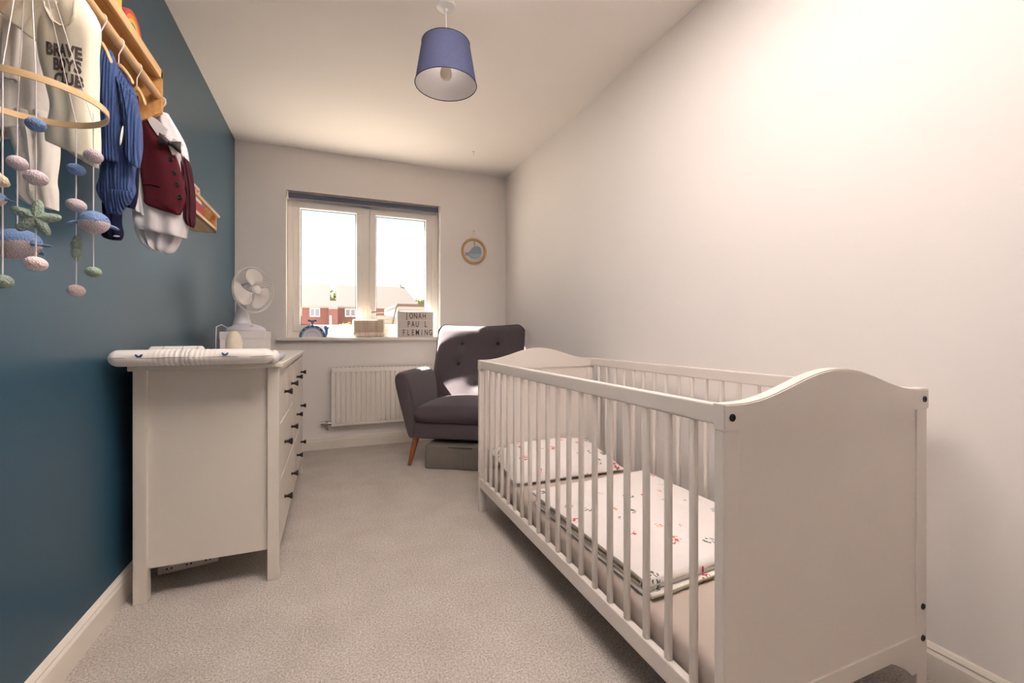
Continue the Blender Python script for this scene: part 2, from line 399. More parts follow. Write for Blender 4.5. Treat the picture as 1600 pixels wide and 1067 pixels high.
# ------------------------------------------------------------------ window
FY = BW + .09
def frame_bm(bm, x0, x1, z0, z1, w, y0, y1, bev=.006):
    box(bm, x0, x1, y0, y1, z0, z0 + w, bev); box(bm, x0, x1, y0, y1, z1 - w, z1, bev)
    box(bm, x0, x0 + w, y0, y1, z0 + w * .9, z1 - w * .9, bev); box(bm, x1 - w, x1, y0, y1, z0 + w * .9, z1 - w * .9, bev)
    return bm
wroot = bpy.data.objects.new('window_1', None); col.objects.link(wroot); wroot['kind'] = 'structure'; wroot.location = (.3, FY, 1.016)
WO = Vector(wroot.location)
def wpart(name, bm, m, parent=None): return link(name, bm, m, parent or wroot, False, WO)
b = frame_bm(NB(), WX0, WX1, 1.016, WZ1, .08, FY, FY + .07)
box(b, .255, .335, FY, FY + .07, 1.06, WZ1 - .05, .006)
wpart('window_frame', b, 'upvc')
for x0, x1, z0, z1, dy in ((-.335, .268, 1.066, 2.25, -.012), (.325, .925, 1.075, 2.248, -.012)):
    sash = wpart('sash', frame_bm(NB(), x0, x1, z0, z1, .062, FY + dy, FY + .05, .008), 'upvc')
    wpart('glazing_bead', frame_bm(NB(), x0 + .06, x1 - .06, z0 + .06, z1 - .06, .008, FY + .012, FY + .022, 0), 'dark_plastic', sash)
    wpart('pane', box(NB(), x0 + .058, x1 - .058, FY + .02, FY + .026, z0 + .058, z1 - .058), 'glass', sash)
b = box(NB(), .335, .36, FY - .03, FY - .012, 1.215, 1.285, .004)
hp = wpart('handle_plate', b, 'upvc')
b = NB(); tube(b, [(.348, FY - .03, 1.25), (.348, FY - .055, 1.25), (.36, FY - .062, 1.252), (.46, FY - .062, 1.258)], [.009, .009, .009, .007], 10)
wpart('handle_lever', b, 'chrome', hp)

# ------------------------------------------------------------------ roller blind in the window head
t = Thing('roller_blind', (.3, BW + .03, 2.262), 'rolled up navy roller blind tucked under the window head', 'blind')
b = NB(); tube(b, [(-.365, BW + .04, 2.286), (.982, BW + .04, 2.286)], .024, 18); t.part('fabric_roll', b, 'navy_blind', smooth=50)
t.part('bottom_bar', box(NB(), -.365, .982, BW + .012, BW + .02, 2.258, 2.272, .003), 'navy_blind')
for x0 in (-.378, .982): t.part('end_bracket', box(NB(), x0, x0 + .012, BW + .01, BW + .06, 2.255, 2.318, .003), 'upvc')

# ------------------------------------------------------------------ radiator
t = Thing('radiator', (.46, BW - .05, .215), 'white ribbed panel radiator on the wall under the window', 'radiator')
RX0, RX1, RZ0, RZ1, RYf = -.01, .94, .215, .735, BW - .085
b = NB(); n = 21; pitch = (RX1 - RX0 - .04) / n; poly = [(RX0, RYf + .015), (RX0, RYf)]
x = RX0 + .02
for i in range(n):
    for q, d in ((.0, 0), (.28, 0), (.42, -.010), (.82, -.010), (.96, 0)): poly.append((x + q * pitch, RYf + d * 1.6 + .004))
    x += pitch
poly += [(RX1, RYf), (RX1, RYf + .015)]
prism(b, poly, 'z', RZ0 + .028, RZ1 - .035); t.part('ribbed_panel', b, 'radiator')
b = NB(); box(b, RX0, RX1, RYf - .004, RYf + .014, RZ0, RZ0 + .03, .004); box(b, RX0, RX1, RYf - .004, RYf + .014, RZ1 - .038, RZ1, .004)
t.part('panel_rails', b, 'radiator')
t.part('back_panel', box(NB(), RX0 + .01, RX1 - .01, RYf + .05, RYf + .06, RZ0 + .01, RZ1 - .01), 'radiator')
for xx in (RX0 - .003, RX1): t.part('side_cover', box(NB(), xx, xx + .004, RYf, RYf + .066, RZ0 + .005, RZ1, .001), 'radiator')
g = t.part('top_grille', box(NB(), RX0, RX1, RYf - .002, RYf + .066, RZ1, RZ1 + .006, .002), 'radiator')
for i in range(24):
    xx = RX0 + .03 + i * .0375
    t.part('grille_slot', box(NB(), xx, xx + .022, RYf + .02, RYf + .05, RZ1 + .0055, RZ1 + .0068), 'dark_plastic', g)
b = NB(); tube(b, [(-.012, RYf + .03, .24), (-.05, RYf + .03, .24)], .011, 10); tube(b, [(-.052, RYf + .03, .262), (-.052, RYf + .03, .19)], .012, 10)
tube(b, [(-.052, RYf + .03, .2), (-.052, RYf + .03, .19), (-.04, RYf + .04, .18), (-.04, BW - .005, .18)], .0075, 8)
v = t.part('valve', b, 'chrome', smooth=40)
b = NB(); tube(b, [(-.056, RYf + .03, .245), (-.10, RYf + .03, .245)], [.016, .013], 12); t.part('valve_cap', b, 'chrome', v, smooth=40)
for xx in (.1, .8): t.part('wall_bracket', box(NB(), xx, xx + .03, RYf + .06, BW, .3, .65), 'radiator')

# ------------------------------------------------------------------ chest of drawers
DX0, DX1, DY0, DY1, DZ = -.715, -.213, 2.125, 3.72, .925
t = Thing('chest_of_drawers', (-.46, 2.92, 0), 'wide off-white chest of eight drawers standing against the blue wall', 'dresser')
t.part('top', box(NB(), DX0 - .012, DX1 + .014, DY0 - .014, DY1 + .014, DZ - .02, DZ, .003), 'dresser')
for lx0, lx1 in ((DX0, DX0 + .045), (DX1 - .045, DX1)):
    for ly0, ly1 in ((DY0, DY0 + .045), (DY1 - .045, DY1)):
        t.part('leg', box(NB(), lx0, lx1, ly0, ly1, 0, DZ - .02, .003), 'dresser')
for ly in (DY0 + .016, DY1 - .03): t.part('side_panel', box(NB(), DX0 + .044, DX1 - .044, ly, ly + .014, .128, DZ - .02, .001), 'dresser')
t.part('back_panel', box(NB(), DX0 + .012, DX0 + .018, DY0 + .044, DY1 - .044, .13, DZ - .02), 'dresser')
b = NB()
box(b, DX1 - .03, DX1 - .002, DY0 + .044, DY1 - .044, DZ - .045, DZ - .02, .002); box(b, DX1 - .03, DX1 - .002, DY0 + .044, DY1 - .044, .12, .15, .002)
box(b, DX1 - .03, DX1 - .004, (DY0 + DY1) / 2 - .014, (DY0 + DY1) / 2 + .014, .148, DZ - .044, .001)
for z in (.655, .402): box(b, DX1 - .03, DX1 - .004, DY0 + .044, DY1 - .044, z, z + .014, .001)
t.part('front_frame', b, 'dresser')
t.part('carcass', box(NB(), DX0 + .02, DX1 - .06, DY0 + .046, DY1 - .046, .135, .15), 'dresser')
ym = (DY0 + DY1) / 2
def knob_bm(y, z):
    b = NB()
    lathe(b, [(0, 0), (.0085, 0), (.0075, .004), (.006, .010), (.0075, .018), (.012, .026), (.0155, .031), (.0155, .0335), (.012, .036), (0, .037)], 16,
          Matrix.Translation((DX1 - .0005, y, z)) @ Matrix.Rotation(math.pi / 2, 4, 'Y'))
    return b
def drawer(y0, y1, z0, z1, ks):
    b = box(NB(), DX1 - .022, DX1, y0, y1, z0, z1, .002)
    d = t.part('drawer', b, 'dresser')
    t.part('drawer_box', box(NB(), DX1 - .40, DX1 - .023, y0 + .012, y1 - .012, z0 + .006, z1 - .03), 'dresser', d)
    for ky in ks: t.part('knob', knob_bm(ky, (z0 + z1) / 2), 'knob', d, 30)
in0, in1 = DY0 + .047, DY1 - .047
for h0, h1 in ((in0, ym - .016), (ym + .016, in1)):
    hm = (h0 + h1) / 2; q1, q3 = (h0 + hm) / 2, (hm + h1) / 2
    drawer(h0, hm - .006, .672, .877, [q1]); drawer(hm + .006, h1, .672, .877, [q3])
    drawer(h0, h1, .419, .652, [q1, q3]); drawer(h0, h1, .153, .399, [q1, q3])

# ------------------------------------------------------------------ changing mat
t = Thing('changing_mat', (-.48, 2.2, DZ), 'white padded changing mat with little navy whales on the chest of drawers', 'changing mat')
def rim(y0, x0, x1, ry, rz, seed, z0=DZ + .003, taper=.03, wr=.0):
    rings = []; n = 18; N = 150
    for i in range(N + 1):
        f = i / N; x = x0 + (x1 - x0) * f
        e = min(1, math.sqrt(max(.02, 1 - max(0, 1 - min(f, 1 - f) / (taper + .03)) ** 2)))
        w = wr * math.exp(-((f - .45) / .17) ** 2) * (math.sin(f * 210 + 3 * noise.noise((f * 22, seed, 0))) + 1.2 * noise.noise((f * 60, seed, 4)))
        rings.append([(x, y0 + (ry + w) * e * math.cos(a) + .004 * noise.noise((x * 14, seed, a)), z0 + rz * (1 + (.0 if math.sin(a) < 0 else 1) * 0) + (rz * e + w) * math.sin(a) * (1 if math.sin(a) > 0 else .98))
                      for a in (2 * math.pi * k / n for k in range(n))])
    return loft(NB(), rings)
o = t.part('padded_rim', rim(2.03, -.752, -.222, .042, .031, 1, wr=.0015), 'mat_white', smooth=80)
o2 = t.part('padded_rim', rim(2.40, -.752, -.54, .036, .033, 2, taper=.05), 'towel', smooth=80)
for xx in (-.69, -.62, -.565):
    b = NB(); tube(b, [(xx, 2.40 + .0365 * math.cos(a), DZ + .036 + .0335 * math.sin(a)) for a in (math.pi * .05 + k * math.pi * .09 for k in range(11))], .0012, 6)
    t.part('seam', b, 'seam', o2)
b = NB()
rings = []
for i in range(21):
    f = i / 20; y = 2.05 + f * .42
    rings.append([(x, y, DZ + (.019 + .012 * (math.cos(f * math.pi) ** 2)) + .002 * noise.noise((x * 9, y * 9, 0))) for x in [-.755 + .535 * k / 16 for k in range(17)]])
loft(b, rings, closed=False)
o3 = t.part('mat_surface', b, 'mat_grey', smooth=80); solid(o3, .016, -1)
b = NB(); ell(b, (-.232, 2.12, DZ + .026), .022, .10, .024); ell(b, (-.222, 2.05, DZ + .03), .018, .03, .028)
t.part('cover_corner', b, 'mat_white', smooth=80)
b = NB(); tube(b, [(-.742 + .515 * k / 20, 2.03 - .0418, DZ + .036 + .0008 * math.sin(k)) for k in range(21)], .001, 6); t.part('seam', b, 'seam', o)
for pxx, pyy in ((216.5, 557), (351.5, 554)):
    p = atY(pxx, pyy, 2.03 - .043)
    pts = [(-.010, .004), (-.012, .008), (-.006, .0075), (-.004, .003), (.003, .003), (.006, .0075), (.012, .008), (.010, .003), (.006, -.003), (-.006, -.003)]
    b = NB(); prism(b, [(p.x + q[0], p.z + q[1]) for q in pts], 'y', 1.9855, 1.9895); t.part('whale_print', b, 'mat_print', o)

# ------------------------------------------------------------------ white box, fan, night light
t = Thing('white_box', (-.54, 3.45, DZ), 'shallow white cardboard box under the desk fan', 'box')
t.part('box_body', box(NB(), -.667, -.415, 3.31, 3.60, DZ, DZ + .105, .002), 'card')
t.part('lid', box(NB(), -.670, -.412, 3.307, 3.603, DZ + .09, DZ + .137, .003), 'card')
FX, FYY, FZ = -.50, 3.42, 1.344
t = Thing('desk_fan', (-.55, 3.46, DZ + .137), 'white three-bladed desk fan standing on a white box', 'fan')
b = NB(); zb = DZ + .137
rings = []
for z, rx, ry in ((0, .115, .10), (.012, .12, .105), (.03, .105, .09), (.045, .07, .06), (.055, .035, .035)):
    rings.append([(-.545 + rx * math.cos(a), 3.465 + ry * math.sin(a), zb + z) for a in (2 * math.pi * k / 28 for k in range(28))])
loft(b, rings); t.part('base', b, 'lilac_plastic', smooth=50)
b = NB(); rings = []
for z, rx, ry, dx in ((.03, .062, .05, -.025), (.08, .048, .036, -.028), (.14, .036, .026, -.028), (.2, .03, .022, -.026), (.26, .026, .02, -.024)):
    rings.append([(-.545 + dx + rx * math.cos(a), 3.475 + ry * math.sin(a), zb + z) for a in (2 * math.pi * k / 20 for k in range(20))])
loft(b, rings); t.part('neck', b, 'lilac_plastic', smooth=60)
yaw = math.radians(50); R_ = .152
MF = Matrix.Translation((FX, FYY, FZ)) @ Matrix.Rotation(yaw, 4, 'Z') @ RX90   # local +z -> out of the fan's front
b = NB()
lathe(b, [(0, -.115), (.03, -.112), (.042, -.09), (.045, -.05), (.04, -.035), (0, -.034)], 20, MF); t.part('motor_housing', b, 'lilac_plastic', smooth=40)
def fan_ring(bm, r, z, th):
    b2 = NB(); tube(b2, [(r * math.cos(2 * math.pi * k / 48), r * math.sin(2 * math.pi * k / 48), z) for k in range(49)], th, 6, False); b2.transform(MF); merge(bm, b2)
b = NB(); fan_ring(b, R_, .012, .0035); fan_ring(b, R_ * .99, -.004, .003); t.part('cage_rim', b, 'plastic', smooth=60)
def cage(front):
    bb = NB()
    for k in range(54):
        a = 2 * math.pi * k / 54
        pr = [(.028, .04), (.08, .042), (.125, .034), (R_, .012)] if front else [(.04, -.05), (.09, -.052), (.13, -.035), (R_, -.004)]
        tube(bb, [(r * math.cos(a + (.0 if front else .0)), r * math.sin(a), z) for r, z in pr], .00055 if front else .0009, 4, False)
    bb.transform(MF); return bb
t.part('rear_cage', cage(False), 'dark_plastic', smooth=60)
t.part('front_cage', cage(True), 'blade', smooth=60)
b = NB(); lathe(b, [(0, .044), (.022, .043), (.028, .04), (.028, .036), (0, .036)], 20, MF); t.part('badge', b, 'plastic', smooth=40)
b = NB(); lathe(b, [(0, -.03), (.024, -.028), (.026, .0), (.024, .02), (.012, .028), (0, .03)], 20, MF)
hub = t.part('hub', b, 'plastic', smooth=40)
for k in range(3):
    a0 = math.radians(100 + 120 * k); bb = NB(); rings = []
    for i in range(9):
        f = i / 8; r = .02 + f * .122
        wdt = math.radians(34 + 66 * math.sin(f * 2.0))
        row = []
        for j in range(9):
            g = j / 8 - .5; a = a0 + wdt * g - f * .35
            rr = r - (.03 * (2 * g) ** 4 * f)
            row.append((rr * math.cos(a), rr * math.sin(a), -.004 + g * .035))
        rings.append(row)
    loft(bb, rings, closed=False); bb.transform(MF)
    solid(t.part('blade', bb, 'blade', hub, smooth=80), .003)
b = NB(); p0 = Vector((-.64, 3.44, zb + .02))
tube(b, [p0, (-.668, 3.36, zb + .045), (-.682, 3.29, zb + .03), (-.684, 3.285, zb - .06), (-.682, 3.28, DZ + .006), (-.70, 3.35, DZ + .004)], .003, 8)
t.part('power_cable', b, 'plastic', smooth=60)
b = NB(); ell(b, (-.50, 3.395, zb + .04), .012, .01, .006); t.part('speed_button', b, 'plastic', smooth=60)

t = Thing('night_light', (-.535, 3.0, DZ), 'cream egg shaped night light with white base next to the fan box', 'lamp')
b = NB(); lathe(b, [(.034, 0), (.038, .004), (.0415, .03), (.0415, .042), (0, .042)], 28, Matrix.Translation((-.535, 3.0, DZ))); t.part('base', b, 'lilac_plastic', smooth=40)
b = NB(); lathe(b, [(0, .042), (.0415, .042), (.0425, .06), (.041, .08), (.036, .105), (.027, .125), (.014, .138), (0, .142)], 28, Matrix.Translation((-.535, 3.0, DZ))); t.part('dome', b, 'egg', smooth=60)

# ------------------------------------------------------------------ socket strip under the dresser
t = Thing('extension_lead', (-.60, 2.36, 0), 'white socket strip lying on the carpet under the chest of drawers', 'extension lead')
MX = Matrix.Translation((-.60, 2.395, 0)) @ Matrix.Rotation(math.radians(12), 4, 'Z')
t.part('housing', box(NB(), -.11, .11, -.028, .028, .002, .036, .005, 2, MX), 'socket')
for q in (-.07, 0, .07):
    s_ = t.part('socket_face', box(NB(), q - .02, q + .02, -.0295, -.027, .006, .032, .001, 1, MX), 'socket')
    for h in (-.008, .008): t.part('pin_hole', box(NB(), q + h - .003, q + h + .003, -.0305, -.029, .02, .027, 0, 1, MX), 'black', s_)
b = NB(); tube(b, [MX @ Vector(p) for p in ((.11, 0, .02), (.16, .02, .008), (.2, .1, .006), (.16, .3, .006), (0, .5, .006), (-.09, .8, .006))], .0045, 8); t.part('cable', b, 'plastic', smooth=60)

# ------------------------------------------------------------------ cot
KX0, KX1, KY0, KY1, KZ = .80, 1.585, .73, 2.512, .893
t = Thing('baby_cot', (1.19, 1.62, 0), 'white slatted wooden baby cot with arched end panels along the right wall', 'cot')
PT = .026
def end_panel(y0, out):
    y1 = y0 + PT
    for x0, x1 in ((KX0, KX0 + .05), (KX1 - .05, KX1)): t.part('leg', box(NB(), x0, x1, y0, y1, 0, KZ - .058, .003), 'crib')
    d = .004
    t.part('end_board', box(NB(), KX0 + .049, KX1 - .049, y0 + d, y1 - d, .185, KZ - .05, 0), 'crib')
    # arched head rail
    poly = [(KX0 - .001, KZ - .058), (KX1 + .001, KZ - .058), (KX1 + .001, KZ)]
    N = 28
    for i in range(1, N):
        f = i / N; poly.append((KX1 - (KX1 - KX0) * f, KZ + .068 * (.5 - .5 * math.cos(2 * math.pi * min(1, max(0, (f - .06) / .88))))))
    poly.append((KX0 - .001, KZ))
    b = NB(); prism(b, poly, 'y', y0 - .004, y1 + .004)
    bmesh.ops.bevel(b, geom=[e_ for e_ in b.edges if abs(e_.verts[0].co.y - e_.verts[1].co.y) < 1e-5], offset=.003, segments=2, affect='EDGES')
    hr = t.part('head_rail', b, 'crib', smooth=35)
    # foot rail with a shallow arch cut
    poly = [(KX0 + .049, .192), (KX0 + .049, .09), (KX0 + .06, .088)]
    for i in range(0, 21):
        f = i / 20; x = KX0 + .075 + f * (KX1 - KX0 - .15)
        poly.append((x, .088 + .06 * min(1, math.sin(math.pi * f) * 2.2) ** .8 if 0 < f < 1 else .088))
    poly += [(KX1 - .06, .088), (KX1 - .049, .09), (KX1 - .049, .192)]
    b = NB(); prism(b, poly, 'y', y0 - .001, y1 + .001); t.part('foot_rail', b, 'crib')
    for bx, bz in ((KX0 + .022, KZ - .03), (KX1 - .022, KZ - .03), (KX1 - .022, .27), (KX1 - .022, .18), (KX0 + .022, .24), (KX0 + .022, .17)):
        b = NB(); yy = y0 - .0045 if out < 0 else y1 + .0045
        if bz < KZ - .1: yy = y0 - .001 if out < 0 else y1 + .001
        lathe(b, [(0, 0), (.0035, 0), (.004, .0015), (.0085, .0018), (.0085, 0), (.0095, -.004), (0, -.004)], 16, Matrix.Translation((bx, yy, bz)) @ Matrix.Rotation(math.pi / 2 * (1 if out < 0 else -1), 4, 'X'))
        t.part('bolt', b, 'bolt', hr if bz > .5 else None, 40)
end_panel(KY0, -1); end_panel(KY1 - PT, 1)
def side(x0, x1, front):
    t.part('top_rail', box(NB(), x0, x1, KY0 + PT, KY1 - PT, KZ - .05, KZ - .002, .005, 3), 'crib')
    t.part('bottom_rail', box(NB(), x0, x1, KY0 + PT, KY1 - PT, .142, .2, .004, 2), 'crib')
    xc = (x0 + x1) / 2
    src = None
    for i in range(19):
        y = .83 + i * .0875
        if src is None:
            b = NB(); box(b, -.008, .008, -.0105, .0105, .19, KZ - .04, .006, 3)
            me = link('slat', b, 'crib', t.o); auto_smooth(me, 50); me.location = (xc - 1.19, y - 1.62, 0); src = me
        else: t.dup_part(src, (xc - 1.19, y - 1.62, 0))
side(KX0 + .002, KX0 + .024, True); side(KX1 - .024, KX1 - .002, False)
for i in range(10):
    y = .85 + i * .17
    t.part('base_slat', box(NB(), KX0 + .024, KX1 - .024, y, y + .06, .152, .162, .001), 'crib')
for bx, bz in ((KX0 + .0012, .225), (KX0 + .0012, .21)):
    b = NB(); lathe(b, [(0, 0), (.004, 0), (.004, -.002), (0, -.002)], 10, Matrix.Translation((bx - .0018, KY1 - .02, bz)) @ Matrix.Rotation(-math.pi / 2, 4, 'Y')); t.part('bolt', b, 'bolt')

# mattress
b = box(NB(), KX0 + .032, KX1 - .032, KY0 + PT + .012, KY1 - PT - .012, .164, .268, .028, 5)
o = link('mattress', b, 'mattress'); auto_smooth(o, 60)
tag(o, 'cot mattress in a pale grey fitted sheet', 'mattress')
b = NB()
xx0, xx1, yy0, yy1 = KX0 + .031, KX1 - .031, KY0 + PT + .011, KY1 - PT - .011
tube(b, [(xx0, yy0 + .03, .19), (xx0, yy1 - .03, .19)], .0015, 6)
pp = link('piping', b, 'seam', o)

# pillow: wedge shaped printed pillow at the far end
rings = []; N = 22
def pil(u, v, s):
    x = KX0 + .05 + u * (KX1 - KX0 - .11); y = 2.07 + v * .405
    e = (max(0, 1 - abs(2 * u - 1) ** 3.2) * max(0, 1 - abs(2 * v - 1) ** 3.0)) ** .55
    zc = .286 + .075 * v
    return (x + .012 * math.sin(v * 3.1) * (1 if u < .5 else -1) * (abs(2 * u - 1) ** 4), y, zc + s * (.054 * e + .001) * (1.25 if s > 0 else .5) + .004 * noise.noise((x * 7, y * 7, 3)) * e)
b = NB()
for s in (1, -1):
    vv = [[b.verts.new(pil(i / N, j / N, s)) for j in range(N + 1)] for i in range(N + 1)]
    for i in range(N):
        for j in range(N):
            f = (vv[i][j], vv[i + 1][j], vv[i + 1][j + 1], vv[i][j + 1]); b.faces.new(f if s > 0 else f[::-1])
bmesh.ops.remove_doubles(b, verts=b.verts, dist=.0025); bmesh.ops.recalc_face_normals(b, faces=b.faces)
o = link('pillow', b, 'print'); auto_smooth(o, 80); tag(o, 'white printed pillow propped at the far end of the cot', 'pillow')
b = NB(); tube(b, [Vector(pil(i / 20, 0, 0)) + Vector((0, -.002, -.003)) for i in range(21)], .0022, 6); link('piping', b, 'seam', o)

# folded duvet
t = Thing('folded_duvet', (1.2, 1.45, .27), 'folded white duvet with small red and green printed motifs on the cot mattress', 'duvet')
def strip(pts, x0, x1, th, seed, nx=16):
    """closed folded-sheet cross-section (y,z) swept along x"""
    pts = [Vector((p[0], p[1])) for p in pts]; L = []; R = []
    for i, p in enumerate(pts):
        d = (pts[min(i + 1, len(pts) - 1)] - pts[max(i - 1, 0)]).normalized(); nrm = Vector((-d.y, d.x))
        L.append(p + nrm * th / 2); R.append(p - nrm * th / 2)
    ring = L + R[::-1]; rings = []
    for k in range(nx + 1):
        x = x0 + (x1 - x0) * k / nx
        sk = .055 * (k / nx)
        rings.append([(x, q.x + sk + .006 * noise.noise((x * 6, q.x * 3, seed)), q.y + .004 * noise.noise((x * 7, q.x * 9, seed + 5))) for q in ring])
    return loft(NB(), rings)
def ups(ya, yb, z, zl, r):       # top run then U-turn at the near (small y) side and back along the lower run
    top = [(yb + (ya - yb) * i / 14, z) for i in range(15)]
    arc = [(ya - r * math.sin(a), z - r + r * math.cos(a)) for a in (math.pi * i / 8 for i in range(1, 8))]
    low = [(ya + (yb - ya) * i / 10 * .96, z - 2 * r) for i in range(11)]
    return top + arc + low
t.part('outer_fold', strip(ups(1.075, 1.86, .320, 0, .019), KX0 + .05, KX1 - .06, .008, 1), 'print', smooth=60)
t.part('inner_fold', strip(ups(1.09, 1.83, .310, 0, .0085), KX0 + .056, KX1 - .062, .006, 2), 'cream', smooth=60)
t.part('lining_fold', strip(ups(1.045, 1.5, .2845, 0, .0045), KX0 + .062, KX1 - .064, .005, 6), 'print', smooth=60)
for yo, zo, nm in ((1.0365, .2815, 'near_piping'), (1.054, .302, 'near_piping')):
    b = NB(); tube(b, [(KX0 + .056 + (KX1 - KX0 - .116) * i / 16, yo + .055 * i / 16 + .004 * noise.noise((i * .5, yo * 30, 0)), zo + .002 * noise.noise((i * .6, 9, zo * 50))) for i in range(17)], .0028, 6); t.part(nm, b, 'mat_sage', smooth=60)
b = NB(); tube(b, [(KX0 + .049, 1.085 + .77 * i / 20, .318 + .002 * noise.noise((i * .4, 0, 0))) for i in range(21)], .003, 6); t.part('edge_piping', b, 'seam', smooth=60)

# soft toy ball by the near end
t = Thing('soft_ball', (.895, .80, .268), 'small dark grey ball on the sheet at the near end of the cot', 'toy')
b = NB(); ell(b, (.897, .815, .287), .019, .019, .019); t.part('ball', b, 'button', smooth=80)
b = NB(); tube(b, [(.897 + .0192 * math.cos(a), .815 + .0192 * math.sin(a), .287) for a in (2 * math.pi * k / 24 for k in range(25))], .0012, 6, False); t.part('stitching', b, 'seam', smooth=60)

# reddish stick behind the cot
t = Thing('wooden_strip', (1.645, 2.60, 0), 'slim reddish wooden strip leaning in the gap behind the cot', 'wood strip')
b = NB(); box(b, 1.632, 1.668, 2.585, 2.60, 0.004, .60, .003); t.part('strip', b, 'stick')
b = NB(); tube(b, [(1.65, 2.585, .585), (1.65, 2.578, .585)], .007, 10); t.part('peg', b, 'gold', smooth=40)

# ------------------------------------------------------------------ armchair
CHA = math.radians(-32)
ax, bx_ = Vector((math.cos(CHA), math.sin(CHA), 0)), Vector((-math.sin(CHA), math.cos(CHA), 0))
cpos = Vector((.567, 3.569, 0)) + ax * .375 + bx_ * .33
t = Thing('armchair', cpos, 'charcoal grey button-back armchair with tapered wooden legs by the window', 'armchair', rz=CHA, local=True)
o = t.part('seat_base', box(NB(), -.37, .37, -.335, .33, .215, .355, .02, 3), 'grey_fabric', smooth=60)
# cushion
def puff(x0, x1, y0, y1, z0, z1, p=4.0, n=20, crown=.03):
    b = NB(); vt = {}
    for s in (1, -1):
        g = []
        for i in range(n + 1):
            row = []
            for j in range(n + 1):
                u = 2 * i / n - 1; v = 2 * j / n - 1
                e = ((1 - abs(u) ** p) * (1 - abs(v) ** p)) ** .3 if abs(u) < 1 and abs(v) < 1 else 0
                cz = (z0 + z1) / 2; hz = (z1 - z0) / 2
                z = cz + s * (hz * e) + (crown * (1 - u * u) * (1 - v * v) if s > 0 else 0)
                row.append(b.verts.new(((x0 + x1) / 2 + u * (x1 - x0) / 2, (y0 + y1) / 2 + v * (y1 - y0) / 2, z)))
            g.append(row)
        for i in range(n):
            for j in range(n):
                f = (g[i][j], g[i + 1][j], g[i + 1][j + 1], g[i][j + 1]); b.faces.new(f if s > 0 else f[::-1])
    bmesh.ops.remove_doubles(b, verts=b.verts, dist=.001); bmesh.ops.recalc_face_normals(b, faces=b.faces)
    return b
cu = t.part('seat_cushion', puff(-.325, .325, -.375, .26, .345, .475, 14, 30, .05), 'grey_fabric', smooth=80)
# arms
for sgn in (-1, 1):
    rings = []
    for y, sc, zt in ((-.36, .72, .715), (-.345, .95, .735), (-.30, 1, .742), (-.1, 1, .748), (.15, 1, .75), (.36, 1, .75)):
        prof = [(.335, .215), (.372, .215), (.40, .30), (.468, .52), (.505, .66), (.505, .715), (.48, .74), (.435, .742), (.385, .715), (.352, .60), (.328, .45), (.318, .30)]
        cxx, czz = .39, .48
        ring = []
        for x, z in prof:
            zz = z + (zt - .742) * ((z - .2) / .54)
            ring.append((sgn * (cxx + (x - cxx) * sc), y, czz + (zz - czz) * (1 - (1 - sc) * .12)))
        rings.append(ring if sgn > 0 else ring[::-1])
    a_ = t.part('armrest', loft(NB(), rings), 'grey_fabric'); subsurf(a_, 2)
# backrest
BT = [(-.14, .955), (.20, .955), (-.16, .77), (.20, .77), (.02, .60)]
def back_pt(u, v, s):
    zb_ = .36; zt = 1.118 + .025 * abs(u) ** 1.6 - .06 * max(0, (abs(u) - .82) / .18) ** 2
    z = zb_ + (zt - zb_) * v
    w = .345 + .08 * min(1, max(0, (z - .40) / .25))
    x = u * w + .015 * min(1, max(0, (z - .5) / .4))
    yf = .135 + .25 * (z - .36) / .76 + .045 * abs(u) ** 2.5
    if s > 0:
        y = yf
        for bx2, bz2 in BT: y += .03 * math.exp(-(((x - bx2) ** 2 + (z - bz2) ** 2) / .0028)) + .008 * math.exp(-(((x - bx2) ** 2 + (z - bz2) ** 2) / .016))
        y -= .02 * (1 - u * u)
        ed = max(0, (abs(u) - .88) / .12) ** 2 + max(0, (v - .92) / .08) ** 2
        y += .05 * min(1, ed)
    else:
        y = yf + .10 - .035 * v
        ed = max(0, (abs(u) - .88) / .12) ** 2 + max(0, (v - .92) / .08) ** 2
        y -= .035 * min(1, ed)
    return (x, y, z)
nu, nv = 44, 40; b = NB(); G = {}
for s in (1, -1):
    for i in range(nu + 1):
        for j in range(nv + 1): G[s, i, j] = b.verts.new(back_pt(2 * i / nu - 1, j / nv, s))
for s in (1, -1):
    for i in range(nu):
        for j in range(nv):
            f = (G[s, i, j], G[s, i + 1, j], G[s, i + 1, j + 1], G[s, i, j + 1]); b.faces.new(f if s > 0 else f[::-1])
for i in range(nu):
    b.faces.new((G[1, i, nv], G[1, i + 1, nv], G[-1, i + 1, nv], G[-1, i, nv])); b.faces.new((G[1, i + 1, 0], G[1, i, 0], G[-1, i, 0], G[-1, i + 1, 0]))
for j in range(nv):
    b.faces.new((G[1, 0, j], G[1, 0, j + 1], G[-1, 0, j + 1], G[-1, 0, j])); b.faces.new((G[1, nu, j + 1], G[1, nu, j], G[-1, nu, j], G[-1, nu, j + 1]))
bmesh.ops.recalc_face_normals(b, faces=b.faces)
bk = t.part('backrest', b, 'grey_fabric', smooth=80)
for bx2, bz2 in BT:
    v_ = (bz2 - .36) / .76; w = .345 + .08 * min(1, max(0, (bz2 - .40) / .25)); p = back_pt((bx2 - .015 * min(1, max(0, (bz2 - .5) / .4))) / w, v_, 1)
    b = NB(); ell(b, (p[0], p[1] - .003, bz2), .017, .009, .017, 14, 8); t.part('button', b, 'button', bk, smooth=80)
for lx, ly, sx_, sy_ in ((-.335, -.29, -1, -1), (.335, -.29, 1, -1), (-.31, .30, -1, 1), (.31, .30, 1, 1)):
    b = NB(); tube(b, [(lx + sx_ * .042, ly + sy_ * .042, 0), (lx, ly, .222)], [.014, .026], 16); t.part('leg', b, 'leg_wood', smooth=40)

